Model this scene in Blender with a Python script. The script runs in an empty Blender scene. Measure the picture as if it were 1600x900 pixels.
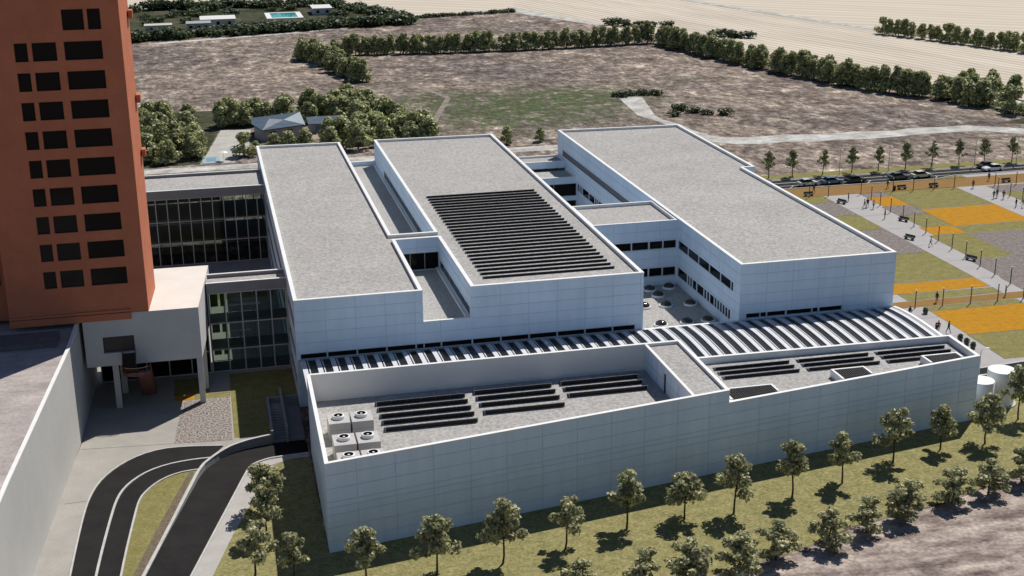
import bpy, math, random
from math import radians, sin, cos, pi, atan2, hypot
from mathutils import Vector, Matrix
from mathutils.geometry import tessellate_polygon

SC = bpy.context.scene
COL = SC.collection
rng = random.Random(7)

# ------------------------------------------------------------------ camera
cam_d = bpy.data.cameras.new("camera")
cam_d.sensor_width = 36.0
cam_d.lens = 36.0 * 2097.1 / 1600.0
cam_d.clip_start = 1.0
cam_d.clip_end = 6000.0
cam = bpy.data.objects.new("camera", cam_d)
COL.objects.link(cam)
_yaw, _pit, _rol = radians(12.821), radians(18.0095), radians(-0.6461)
_f = Vector((sin(_yaw) * cos(_pit), cos(_yaw) * cos(_pit), -sin(_pit)))
_r = Vector((cos(_yaw), -sin(_yaw), 0))
_u = _r.cross(_f)
_r2 = _r * cos(_rol) + _u * sin(_rol)
_u2 = -_r * sin(_rol) + _u * cos(_rol)
_m = Matrix((_r2, _u2, -_f)).transposed().to_4x4()
_m.translation = (0, 0, 66.0)
cam.matrix_world = _m
SC.camera = cam

# ------------------------------------------------------------------ light
SUN = Vector((0.55, 0.56, 1.0)).normalized()
world = bpy.data.worlds.new("World")
SC.world = world
world.use_nodes = True
nt = world.node_tree
sky = nt.nodes.new("ShaderNodeTexSky")
sky.sky_type = 'NISHITA'
sky.sun_disc = False
sky.sun_elevation = math.asin(SUN.z)
sky.sun_rotation = atan2(SUN.x, SUN.y)
sky.air_density = 1.0
sky.dust_density = 0.1
sky.ozone_density = 4.0
bg = nt.nodes["Background"]
nt.links.new(sky.outputs[0], bg.inputs[0])
bg.inputs[1].default_value = 0.061
sun_d = bpy.data.lights.new("sun", 'SUN')
sun_d.energy = 5.0
sun_d.angle = radians(0.5)
sun_d.color = (1.0, 0.945, 0.865)
sun = bpy.data.objects.new("sun", sun_d)
COL.objects.link(sun)
sun.rotation_euler = SUN.to_track_quat('Z', 'Y').to_euler()
sun.location = (60, 60, 120)
SC.view_settings.view_transform = 'Standard'
SC.view_settings.look = 'None'
SC.view_settings.gamma = 1.0
SC.view_settings.use_curve_mapping = False
SC.view_settings.exposure = 0.06
SC.cycles.max_bounces = 6
SC.cycles.transparent_max_bounces = 8
SC.cycles.use_denoising = True

# ------------------------------------------------------------------ materials
MATS = {}
ALB = 0.80      # overall albedo level of everything except the white metalwork

def mat(name, c, rough=0.8, c2=None, scale=4.0, spec=0.3, detail=6.0, stretch=None,
        bump=0.0, tint=False, metal=0.0, fine=None, contrast=(0.35, 0.65)):
    """Principled material; c..c2 mixed by object-space noise, optional finer second noise."""
    if name in MATS:
        return MATS[name]
    if name not in ("white_cladding", "white_coping", "cladding_joint", "cream_roof_membrane"):
        c = tuple(v * ALB for v in c)
        c2 = tuple(v * ALB for v in c2) if c2 else None
    m = bpy.data.materials.new(name)
    m.use_nodes = True
    N, L = m.node_tree.nodes, m.node_tree.links
    b = N["Principled BSDF"]
    b.inputs["Roughness"].default_value = rough
    b.inputs["Specular IOR Level"].default_value = spec
    b.inputs["Metallic"].default_value = metal
    col = (*c, 1)
    b.inputs["Base Color"].default_value = col
    out = None
    if c2 is not None:
        tc = N.new("ShaderNodeTexCoord")
        mp = N.new("ShaderNodeMapping")
        L.new(tc.outputs["Object"], mp.inputs[0])
        if stretch:
            mp.inputs["Scale"].default_value = stretch
        nz = N.new("ShaderNodeTexNoise")
        nz.inputs["Scale"].default_value = scale
        nz.inputs["Detail"].default_value = detail
        nz.inputs["Roughness"].default_value = 0.62
        L.new(mp.outputs[0], nz.inputs["Vector"])
        mr = N.new("ShaderNodeMapRange")
        mr.inputs[1].default_value, mr.inputs[2].default_value = contrast
        L.new(nz.outputs[0], mr.inputs[0])
        mx = N.new("ShaderNodeMix")
        mx.data_type = 'RGBA'
        mx.inputs[6].default_value = col
        mx.inputs[7].default_value = (*c2, 1)
        L.new(mr.outputs[0], mx.inputs[0])
        out = mx.outputs[2]
        if fine:
            n2 = N.new("ShaderNodeTexNoise")
            n2.inputs["Scale"].default_value = fine[0]
            n2.inputs["Detail"].default_value = 4
            L.new(tc.outputs["Object"], n2.inputs["Vector"])
            m2 = N.new("ShaderNodeMapRange")
            m2.inputs[1].default_value, m2.inputs[2].default_value = 0.3, 0.7
            m2.inputs[3].default_value, m2.inputs[4].default_value = 1 - fine[1], 1 + fine[1]
            L.new(n2.outputs[0], m2.inputs[0])
            mm = N.new("ShaderNodeMix")
            mm.data_type = 'RGBA'
            mm.blend_type = 'MULTIPLY'
            mm.inputs[0].default_value = 1
            L.new(out, mm.inputs[6])
            L.new(m2.outputs[0], mm.inputs[7])
            out = mm.outputs[2]
        if bump:
            bp = N.new("ShaderNodeBump")
            bp.inputs["Strength"].default_value = bump
            bp.inputs["Distance"].default_value = 0.1
            L.new(nz.outputs[0], bp.inputs["Height"])
            L.new(bp.outputs[0], b.inputs["Normal"])
    if tint:
        at = N.new("ShaderNodeAttribute")
        at.attribute_name = "tint"
        mm = N.new("ShaderNodeMix")
        mm.data_type = 'RGBA'
        mm.blend_type = 'MULTIPLY'
        mm.inputs[0].default_value = 1
        if out is not None:
            L.new(out, mm.inputs[6])
        else:
            mm.inputs[6].default_value = col
        L.new(at.outputs["Color"], mm.inputs[7])
        out = mm.outputs[2]
    if out is not None:
        L.new(out, b.inputs["Base Color"])
    MATS[name] = m
    return m

def leaf_mat(name, c, c2):
    m = mat(name, c, 0.55, spec=0.35, tint=True, c2=c2, scale=1.3, detail=3)
    N, L = m.node_tree.nodes, m.node_tree.links
    b = N["Principled BSDF"]
    tr = N.new("ShaderNodeBsdfTranslucent")
    src = b.inputs["Base Color"].links[0].from_socket
    L.new(src, tr.inputs[0])
    mx = N.new("ShaderNodeMixShader")
    mx.inputs[0].default_value = 0.34
    L.new(b.outputs[0], mx.inputs[1])
    L.new(tr.outputs[0], mx.inputs[2])
    L.new(mx.outputs[0], N["Material Output"].inputs[0])
    return m

CLAD = mat("white_cladding", (0.66, 0.775, 0.89), 0.5, (0.60, 0.715, 0.83), 0.9, spec=0.35, tint=True, stretch=(1, 1, .12), detail=7, fine=(.15, .05))
JOINT = mat("cladding_joint", (0.52, 0.605, 0.69), 0.8)
PLASTER = mat("white_plaster", (0.70, 0.69, 0.67), 0.7, (0.62, 0.61, 0.59), 0.3, fine=(6, .04))
COPING = mat("white_coping", (0.80, 0.80, 0.79), 0.4, (0.73, 0.73, 0.72), 0.8)
GRAVEL = mat("roof_gravel", (0.56, 0.545, 0.525), 0.95, (0.30, 0.292, 0.285), 2.6, spec=0.1, detail=10, fine=(0.12, .06), contrast=(.33, .67))
GLASS = mat("dark_glass", (0.010, 0.009, 0.0085), 0.12, spec=0.13)
FRAME = mat("window_frame", (0.52, 0.52, 0.53), 0.5)
DARKBAND = mat("grey_louvre", (0.16, 0.165, 0.17), 0.6)
SOLAR = mat("solar_cell", (0.008, 0.008, 0.012), 0.25, (0.012, 0.012, 0.02), 3, spec=0.25)
ALU = mat("aluminium", (0.6, 0.6, 0.6), 0.45, metal=0.3)
ORANGE_WALL = mat("orange_render", (0.61, 0.21, 0.115), 0.85, (0.53, 0.18, 0.10), 0.35, spec=0.15, fine=(4, .05))
PAVE = mat("pale_paving", (0.43, 0.41, 0.375), 0.9, (0.37, 0.355, 0.33), 0.35, spec=0.15, fine=(5, .08))
ASPHALT = mat("asphalt", (0.026, 0.025, 0.025), 0.9, (0.018, 0.0175, 0.018), 0.4, spec=0.12, fine=(8, .2))
KERB = mat("concrete_kerb", (0.62, 0.61, 0.59), 0.8, (0.5, 0.49, 0.47), 0.9)
LINE = mat("road_marking", (0.72, 0.72, 0.7), 0.7)
LAWN = mat("dry_lawn", (0.345, 0.312, 0.145), 0.95, (0.22, 0.208, 0.09), 0.9, spec=0.05, detail=10, fine=(3.0, .3))
GRASSP = mat("plaza_grass", (0.285, 0.255, 0.105), 0.95, (0.21, 0.195, 0.075), 0.7, spec=0.05, detail=10, fine=(3, .2))
ORANGEP = mat("orange_gravel", (0.52, 0.26, 0.012), 0.9, (0.43, 0.2, 0.01), 1.0, spec=0.1, fine=(4, .15))
OCHRE = mat("ochre_path", (0.30, 0.175, 0.06), 0.9, (0.26, 0.15, 0.05), 0.5, spec=0.1)
GREYP = mat("grey_gravel", (0.30, 0.265, 0.25), 0.95, (0.17, 0.145, 0.135), 1.5, spec=0.1, detail=8, fine=(4, .3))
BROWNG = mat("brown_pebbles", (0.45, 0.41, 0.38), 0.95, (0.12, 0.10, 0.088), 4.2, spec=0.1, detail=3, contrast=(.42, .6))
TRACK = mat("pale_track", (0.68, 0.68, 0.65), 0.95, (0.36, 0.34, 0.315), 0.22, spec=0.05, fine=(1.2, .15))
BARK = mat("bark", (0.13, 0.075, 0.055), 0.9, (0.07, 0.042, 0.033), 3)
LEAF = leaf_mat("olive_leaves", (0.56, 0.545, 0.31), (0.32, 0.325, 0.165))
LEAF2 = leaf_mat("dark_leaves", (0.50, 0.51, 0.25), (0.31, 0.335, 0.15))
LEAF3 = leaf_mat("bush_leaves", (0.085, 0.12, 0.05), (0.05, 0.078, 0.03))
BLACK = mat("black_plastic", (0.02, 0.02, 0.02), 0.5)
DARKST = mat("dark_steel", (0.07, 0.065, 0.065), 0.5, metal=0.4)
RUST = mat("rust_painted_steel", (0.20, 0.085, 0.07), 0.7, (0.15, 0.062, 0.052), 1.5)
BENCHST = mat("bench_concrete", (0.13, 0.125, 0.12), 0.8, (0.09, 0.088, 0.085), 2)
BLUEROOF = mat("blue_metal_roof", (0.085, 0.125, 0.175), 0.5, (0.055, 0.085, 0.12), 0.4)
SOFFIT = mat("grey_render", (0.36, 0.36, 0.355), 0.8, (0.31, 0.31, 0.305), 0.4)
TILE = mat("terracotta", (0.35, 0.16, 0.1), 0.8, (0.28, 0.12, 0.08), 2)

def transp_glass():
    m = bpy.data.materials.new("curtain_wall_glass")
    m.use_nodes = True
    N, L = m.node_tree.nodes, m.node_tree.links
    N.remove(N["Principled BSDF"])
    t = N.new("ShaderNodeBsdfTransparent")
    t.inputs[0].default_value = (0.55, 0.62, 0.58, 1)
    g = N.new("ShaderNodeBsdfGlossy")
    g.inputs["Roughness"].default_value = 0.03
    g.inputs["Color"].default_value = (0.8, 0.9, 0.9, 1)
    fr = N.new("ShaderNodeFresnel")
    fr.inputs[0].default_value = 1.25
    mx = N.new("ShaderNodeMixShader")
    L.new(fr.outputs[0], mx.inputs[0])
    L.new(t.outputs[0], mx.inputs[1])
    L.new(g.outputs[0], mx.inputs[2])
    L.new(mx.outputs[0], N["Material Output"].inputs[0])
    return m
CGLASS = transp_glass()

# ------------------------------------------------------------------ mesh helper
class MB:
    def __init__(self):
        self.v, self.f, self.mi, self.t = [], [], [], []
        self.mats = []

    def _m(self, m):
        if m not in self.mats:
            self.mats.append(m)
        return self.mats.index(m)

    def face(self, pts, m, t=1.0):
        i = len(self.v)
        self.v += [tuple(p) for p in pts]
        self.f.append(tuple(range(i, i + len(pts))))
        self.mi.append(self._m(m))
        self.t.append(t)

    def hexa(self, p, m, t=1.0, skip=()):
        """p: 8 points, bottom 4 CCW then top 4"""
        i = len(self.v)
        self.v += [tuple(q) for q in p]
        fs = [(3, 2, 1, 0), (4, 5, 6, 7), (0, 1, 5, 4), (1, 2, 6, 5), (2, 3, 7, 6), (3, 0, 4, 7)]
        for k, f in enumerate(fs):
            if k in skip:
                continue
            self.f.append(tuple(i + a for a in f))
            self.mi.append(self._m(m))
            self.t.append(t)

    def box(self, x0, y0, z0, x1, y1, z1, m, t=1.0, skip=()):
        self.hexa([(x0, y0, z0), (x1, y0, z0), (x1, y1, z0), (x0, y1, z0),
                   (x0, y0, z1), (x1, y0, z1), (x1, y1, z1), (x0, y1, z1)], m, t, skip)

    def prism(self, poly, z0, z1, m, bottom=True, top=True, mtop=None):
        n = len(poly)
        for i in range(n):
            a, b = poly[i], poly[(i + 1) % n]
            self.face([(*a, z0), (*b, z0), (*b, z1), (*a, z1)], m)
        if top:
            self.face([(*p, z1) for p in poly], mtop or m)
        if bottom:
            self.face([(*p, z0) for p in reversed(poly)], m)

    def bar(self, a, b, w, m, h=None, up=(0, 0, 1)):
        """rectangular bar from a to b"""
        a, b = Vector(a), Vector(b)
        d = (b - a).normalized()
        up = Vector(up)
        if abs(d.dot(up)) > 0.95:
            up = Vector((0, 1, 0))
        s = d.cross(up).normalized() * (w / 2)
        u = s.cross(d).normalized() * ((h or w) / 2)
        p = [a - s - u, a + s - u, b + s - u, b - s - u, a - s + u, a + s + u, b + s + u, b - s + u]
        self.hexa(p, m)

    def tube(self, pts, rad, m, n=8, cap=True):
        rings = []
        for k, p in enumerate(pts):
            p = Vector(p)
            d = Vector(pts[min(k + 1, len(pts) - 1)]) - Vector(pts[max(k - 1, 0)])
            d.normalize()
            ref = Vector((1, 0, 0)) if abs(d.x) < 0.8 else Vector((0, 1, 0))
            s = d.cross(ref).normalized()
            u = s.cross(d)
            i = len(self.v)
            r = rad[k] if isinstance(rad, (list, tuple)) else rad
            for q in range(n):
                a = 2 * pi * q / n
                self.v.append(tuple(p + s * cos(a) * r + u * sin(a) * r))
            rings.append(i)
        for k in range(len(rings) - 1):
            for q in range(n):
                a, b = rings[k], rings[k + 1]
                self.f.append((a + q, a + (q + 1) % n, b + (q + 1) % n, b + q))
                self.mi.append(self._m(m)); self.t.append(1)
        if cap:
            self.f.append(tuple(rings[-1] + q for q in range(n)))
            self.mi.append(self._m(m)); self.t.append(1)
            self.f.append(tuple(rings[0] + q for q in reversed(range(n))))
            self.mi.append(self._m(m)); self.t.append(1)

    def lathe(self, prof, m, c=(0, 0, 0), n=20, sx=1, sy=1):
        i0 = len(self.v)
        for r, z in prof:
            for q in range(n):
                a = 2 * pi * q / n
                self.v.append((c[0] + r * cos(a) * sx, c[1] + r * sin(a) * sy, c[2] + z))
        for k in range(len(prof) - 1):
            for q in range(n):
                a, b = i0 + k * n, i0 + (k + 1) * n
                self.f.append((a + q, a + (q + 1) % n, b + (q + 1) % n, b + q))
                self.mi.append(self._m(m)); self.t.append(1)

    def build(self, name, parent=None, smooth=False, origin=None):
        me = bpy.data.meshes.new(name)
        vs = self.v
        if origin is not None:
            o = Vector(origin)
            vs = [(x - o.x, y - o.y, z - o.z) for x, y, z in vs]
        me.from_pydata(vs, [], self.f)
        for m in self.mats:
            me.materials.append(m)
        me.polygons.foreach_set("material_index", self.mi)
        if any(t != 1.0 for t in self.t) or any(m in (CLAD, LEAF, LEAF2, LEAF3) for m in self.mats):
            ca = me.color_attributes.new("tint", 'FLOAT_COLOR', 'CORNER')
            buf = []
            for f, t in zip(self.f, self.t):
                buf += [t, t, t, 1.0] * len(f)
            ca.data.foreach_set("color", buf)
        if smooth:
            me.polygons.foreach_set("use_smooth", [True] * len(self.f))
        me.update()
        o = bpy.data.objects.new(name, me)
        COL.objects.link(o)
        if origin is not None:
            o.location = origin
        if parent is not None:
            o.parent = parent
            if origin is not None:
                o.location = Vector(origin) - parent.location
            else:
                o.location = -parent.location
        return o

def thing(name, label, cat, loc=(0, 0, 0), rz=0, group=None):
    o = bpy.data.objects.new(name, None)
    COL.objects.link(o)
    o.location = loc
    o.rotation_euler = (0, 0, rz)
    o.empty_display_size = 0.5
    o["label"] = label
    o["category"] = cat
    if group:
        o["group"] = group
    return o

def tag(o, label, cat, group=None, kind=None):
    o["label"] = label
    o["category"] = cat
    if group:
        o["group"] = group
    if kind:
        o["kind"] = kind
    return o

def part(mb, name, root, smooth=False):
    """link a mesh made in the root's own local coordinates"""
    o = mb.build(name, None, smooth)
    o.parent = root
    return o

def dup(root, loc, rz=0, label=None, group=None, scale=None):
    r = root.copy()
    COL.objects.link(r)
    r.location = loc
    r.rotation_euler = (0, 0, rz)
    if scale:
        r.scale = scale
    if label:
        r["label"] = label
    if group:
        r["group"] = group
    for ch in list(root.children):
        c = ch.copy()
        COL.objects.link(c)
        c.parent = r
        for g in ch.children:
            d = g.copy()
            COL.objects.link(d)
            d.parent = c
    return r

_ONES = "zeroth first second third fourth fifth sixth seventh eighth ninth tenth eleventh twelfth thirteenth fourteenth fifteenth sixteenth seventeenth eighteenth nineteenth".split()
def nth(i):
    if i < 20:
        return _ONES[i]
    tens = ["", "", "twent", "thirt", "fort", "fift", "sixt", "sevent", "eight", "ninet"]
    t, r = divmod(i, 10)
    return tens[t] + ("ieth" if r == 0 else "y-" + _ONES[r])

def sheet(name, polys, z, m, label=None, cat=None, edge=0.0):
    if edge:
        sheet("panel_edging", [inset(p, -edge) for p in polys], z - .003, mat("dark_joint", (.1, .1, .1)))
    mb = MB()
    for poly in polys:
        mb.face([(*p, z) for p in poly], m)
    o = mb.build(name)
    o["kind"] = "structure"
    if label:
        o["label"] = label
        o["category"] = cat
    return o

def inset(poly, d):
    """offset a CCW polygon inwards by d (d may be negative)"""
    n = len(poly)
    out = []
    for i in range(n):
        p0, p1, p2 = Vector(poly[i - 1]), Vector(poly[i]), Vector(poly[(i + 1) % n])
        d1, d2 = (p1 - p0).normalized(), (p2 - p1).normalized()
        n1, n2 = Vector((-d1.y, d1.x)), Vector((-d2.y, d2.x))
        k = 1 + n1.dot(n2)
        out.append(tuple(p1 + (n1 + n2) * (d / k)))
    return out

# ------------------------------------------------------------------ facades
def facade(mb, P, Q, z0, z1, us, zs, openings=(), depth=0.12, m=None, g=0.035, proud=0.04):
    """cladding panels from P to Q (outward normal on the right of P->Q), joints at us/zs, recessed openings"""
    m = m or CLAD
    P, Q = Vector(P), Vector(Q)
    d = (Q - P)
    Ln = d.length
    d.normalize()
    nrm = Vector((d.y, -d.x))
    def at(u, z, o):
        q = P + d * u + nrm * o
        return (q.x, q.y, z)
    ju = sorted({0.0, Ln} | {round(u, 3) for u in us if 0.1 < u < Ln - 0.1})
    jz = sorted({z0, z1} | {round(z, 3) for z in zs if z0 + .1 < z < z1 - .1})
    gu = sorted(set(ju) | {max(0, min(Ln, o[0])) for o in openings} | {max(0, min(Ln, o[1])) for o in openings})
    gz = sorted(set(jz) | {max(z0, min(z1, o[2])) for o in openings} | {max(z0, min(z1, o[3])) for o in openings})
    tints = {}
    def inopen(u, z):
        return any(o[0] - 1e-4 < u < o[1] + 1e-4 and o[2] - 1e-4 < z < o[3] + 1e-4 for o in openings)
    import bisect
    for a in range(len(gu) - 1):
        for b in range(len(gz) - 1):
            u0, u1, w0, w1 = gu[a], gu[a + 1], gz[b], gz[b + 1]
            if u1 - u0 < 1e-4 or w1 - w0 < 1e-4:
                continue
            if inopen((u0 + u1) / 2, (w0 + w1) / 2):
                continue
            mb.face([at(u0, w0, 0), at(u1, w0, 0), at(u1, w1, 0), at(u0, w1, 0)], JOINT if m is CLAD else m)
            if m is not CLAD:
                continue
            key = (bisect.bisect(ju, (u0 + u1) / 2), bisect.bisect(jz, (w0 + w1) / 2))
            if key not in tints:
                tints[key] = rng.uniform(0.972, 1.02)
            s0 = g if (u0 in ju and 0 < u0) else 0
            s1 = g if (u1 in ju and u1 < Ln) else 0
            t0 = g if (w0 in jz and w0 > z0) else 0
            t1 = g if (w1 in jz and w1 < z1) else 0
            p = [at(u0 + s0, w0 + t0, 0), at(u1 - s1, w0 + t0, 0), at(u1 - s1, w0 + t0, proud), at(u0 + s0, w0 + t0, proud),
                 at(u0 + s0, w1 - t1, 0), at(u1 - s1, w1 - t1, 0), at(u1 - s1, w1 - t1, proud), at(u0 + s0, w1 - t1, proud)]
            a4 = [p[3], p[2], p[6], p[7]]
            mb.face(a4, m, tints[key])
            mb.face([p[7], p[6], p[5], p[4]], m, tints[key])
            mb.face([p[0], p[1], p[2], p[3]], m, tints[key])
            mb.face([p[0], p[3], p[7], p[4]], m, tints[key])
            mb.face([p[2], p[1], p[5], p[6]], m, tints[key])
    pr = proud if m is CLAD else 0
    for o in openings:
        u0, u1, w0, w1 = o[:4]
        mm = m
        mb.face([at(u0, w0, pr), at(u1, w0, pr), at(u1, w0, -depth), at(u0, w0, -depth)], mm)
        mb.face([at(u0, w1, -depth), at(u1, w1, -depth), at(u1, w1, pr), at(u0, w1, pr)], mm)
        mb.face([at(u0, w0, -depth), at(u0, w1, -depth), at(u0, w1, pr), at(u0, w0, pr)], mm)
        mb.face([at(u1, w0, pr), at(u1, w1, pr), at(u1, w1, -depth), at(u1, w0, -depth)], mm)
    return at, Ln

def window(P, Q, u0, u1, z0, z1, root, depth=0.085, fw=0.06, divs=(), zdivs=(), glass=None, name="window", frame=None):
    """one window: glass pane with frame bars, set back in its opening"""
    P, Q = Vector(P), Vector(Q)
    d = (Q - P).normalized()
    nrm = Vector((d.y, -d.x))
    fr = frame or FRAME
    def at(u, z, o):
        q = P + d * u + nrm * o
        return Vector((q.x, q.y, z))
    mb = MB()
    e = 0.004
    mb.face([at(u0 + e, z0 + e, -depth), at(u1 - e, z0 + e, -depth), at(u1 - e, z1 - e, -depth), at(u0 + e, z1 - e, -depth)], glass or GLASS)
    def vb(u, w=fw):
        mb.hexa([at(u - w / 2, z0 + e, -depth - .03), at(u + w / 2, z0 + e, -depth - .03), at(u + w / 2, z0 + e, -depth + .05), at(u - w / 2, z0 + e, -depth + .05),
                 at(u - w / 2, z1 - e, -depth - .03), at(u + w / 2, z1 - e, -depth - .03), at(u + w / 2, z1 - e, -depth + .05), at(u - w / 2, z1 - e, -depth + .05)], fr)
    def hb(z, w=fw):
        mb.hexa([at(u0 + e, z - w / 2, -depth - .025), at(u1 - e, z - w / 2, -depth - .025), at(u1 - e, z - w / 2, -depth + .06), at(u0 + e, z - w / 2, -depth + .06),
                 at(u0 + e, z + w / 2, -depth - .025), at(u1 - e, z + w / 2, -depth - .025), at(u1 - e, z + w / 2, -depth + .06), at(u0 + e, z + w / 2, -depth + .06)], fr)
    for u in (u0 + fw / 2 + e, u1 - fw / 2 - e):
        vb(u)
    for z in (z0 + fw / 2 + e, z1 - fw / 2 - e):
        hb(z)
    for u in divs:
        vb(u, fw * 1.3)
    for z in zdivs:
        hb(z, fw * 1.3)
    c = at((u0 + u1) / 2, (z0 + z1) / 2, -depth)
    return mb.build(name, root, origin=c)

def cap_ring(mb, poly, z, w=0.4, out=0.07, h=0.07, roof_z=None, m=None, skip=()):
    """coping ring on a CCW polygon plus the parapet's inner face"""
    m = m or COPING
    o, i = inset(poly, -out), inset(poly, w)
    n = len(poly)
    for k in range(n):
        if k in skip:
            continue
        j = (k + 1) % n
        a, b, c, d = o[k], o[j], i[j], i[k]
        mb.face([(*a, z + h), (*b, z + h), (*c, z + h), (*d, z + h)], m)
        mb.face([(*a, z - .05), (*b, z - .05), (*b, z + h), (*a, z + h)], m)
        mb.face([(*c, roof_z if roof_z is not None else z), (*d, roof_z if roof_z is not None else z), (*d, z + h), (*c, z + h)], m)
        mb.face([(*b, z - .05), (*a, z - .05), (*poly[k], z - .05), (*poly[j], z - .05)], m)

def roof_sheet(poly, z, root, m=None, w=0.4, name="roof"):
    mb = MB()
    q = inset(poly, w)
    mb.face([(*p, z) for p in q], m or GRAVEL)
    return mb.build(name, root)

def rngl(a, b, s):
    out = []
    x = a
    while x < b - 1e-6:
        out.append(x)
        x += s
    return out

# ================================================================== GROUND
def field_material():
    m = bpy.data.materials.new("dry_field")
    m.use_nodes = True
    N, L = m.node_tree.nodes, m.node_tree.links
    b = N["Principled BSDF"]
    b.inputs["Roughness"].default_value = 0.97
    b.inputs["Specular IOR Level"].default_value = 0.05
    tc = N.new("ShaderNodeTexCoord")
    def noise(sc, det, rough=0.6, stretch=None):
        mp = N.new("ShaderNodeMapping")
        if stretch:
            mp.inputs["Scale"].default_value = stretch
        L.new(tc.outputs["Object"], mp.inputs[0])
        n = N.new("ShaderNodeTexNoise")
        n.inputs["Scale"].default_value = sc
        n.inputs["Detail"].default_value = det
        n.inputs["Roughness"].default_value = rough
        L.new(mp.outputs[0], n.inputs["Vector"])
        return n.outputs[0]
    def ramp(src, stops):
        r = N.new("ShaderNodeValToRGB")
        el = r.color_ramp.elements
        while len(el) < len(stops):
            el.new(0.5)
        for e, (p, c) in zip(el, stops):
            e.position = p
            e.color = (*c, 1)
        L.new(src, r.inputs[0])
        return r.outputs[0]
    def mix(f, a, b2, mode='MIX'):
        x = N.new("ShaderNodeMix")
        x.data_type = 'RGBA'
        x.blend_type = mode
        if isinstance(f, float):
            x.inputs[0].default_value = f
        else:
            L.new(f, x.inputs[0])
        L.new(a, x.inputs[6])
        L.new(b2, x.inputs[7])
        return x.outputs[2]
    big = noise(0.018, 5, .6)
    mid = noise(0.15, 10, .74, (1.0, .62, 1))
    fine = noise(0.55, 8, .8, (1.0, .6, 1))
    c1 = ramp(mid, [(.30, (.055, .044, .040)), (.45, (.148, .124, .114)), (.55, (.24, .206, .186)), (.67, (.52, .455, .395))])
    c2 = ramp(fine, [(.36, (.28, .27, .27)), (.5, (.88, .87, .86)), (.64, (1.95, 1.88, 1.76))])
    c = mix(1.0, c1, c2, 'MULTIPLY')
    cb = ramp(big, [(.35, (.78, .78, .8)), (.65, (1.3, 1.27, 1.2))])
    c = mix(1.0, c, cb, 'MULTIPLY')
    # green scrub near the middle of the waste ground
    geo = N.new("ShaderNodeSeparateXYZ")
    L.new(tc.outputs["Object"], geo.inputs[0])
    def gauss(cx, cy, sx, sy):
        def lin(o, k, off):
            q = N.new("ShaderNodeMath"); q.operation = 'MULTIPLY_ADD'
            L.new(o, q.inputs[0]); q.inputs[1].default_value = k; q.inputs[2].default_value = off
            p = N.new("ShaderNodeMath"); p.operation = 'POWER'
            L.new(q.outputs[0], p.inputs[0]); p.inputs[1].default_value = 2
            return p.outputs[0]
        s = N.new("ShaderNodeMath"); s.operation = 'ADD'
        L.new(lin(geo.outputs[0], 1 / sx, -cx / sx), s.inputs[0])
        L.new(lin(geo.outputs[1], 1 / sy, -cy / sy), s.inputs[1])
        e = N.new("ShaderNodeMath"); e.operation = 'MULTIPLY'
        L.new(s.outputs[0], e.inputs[0]); e.inputs[1].default_value = -1
        x = N.new("ShaderNodeMath"); x.operation = 'EXPONENT'
        L.new(e.outputs[0], x.inputs[0])
        return x.outputs[0]
    sc = noise(0.22, 7, .7)
    g = None
    for (cx, cy, sx, sy, k) in ((80, 350, 28, 26, 1.9), (104, 364, 16, 14, 1.5), (62, 372, 12, 10, .7), (141, 385, 8, 5, .5), (36, 400, 22, 5, .35), (133, 375, 6, 3, .5)):
        q = N.new("ShaderNodeMath"); q.operation = 'MULTIPLY'
        L.new(gauss(cx, cy, sx, sy), q.inputs[0]); q.inputs[1].default_value = k
        if g is None:
            g = q.outputs[0]
        else:
            s2 = N.new("ShaderNodeMath"); s2.operation = 'ADD'
            L.new(g, s2.inputs[0]); L.new(q.outputs[0], s2.inputs[1]); g = s2.outputs[0]
    mr = N.new("ShaderNodeMapRange")
    mr.inputs[1].default_value, mr.inputs[2].default_value = .40, .60
    L.new(sc, mr.inputs[0])
    gm = N.new("ShaderNodeMath"); gm.operation = 'MULTIPLY'; gm.use_clamp = True
    L.new(g, gm.inputs[0]); L.new(mr.outputs[0], gm.inputs[1])
    grn = ramp(fine, [(.3, (.028, .04, .018)), (.52, (.075, .098, .045)), (.75, (.2, .2, .11))])
    c = mix(gm.outputs[0], c, grn)
    L.new(c, b.inputs["Base Color"])
    bp = N.new("ShaderNodeBump")
    bp.inputs["Strength"].default_value = 0.5
    bp.inputs["Distance"].default_value = 0.4
    L.new(mid, bp.inputs["Height"])
    L.new(bp.outputs[0], b.inputs["Normal"])
    return m

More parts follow.
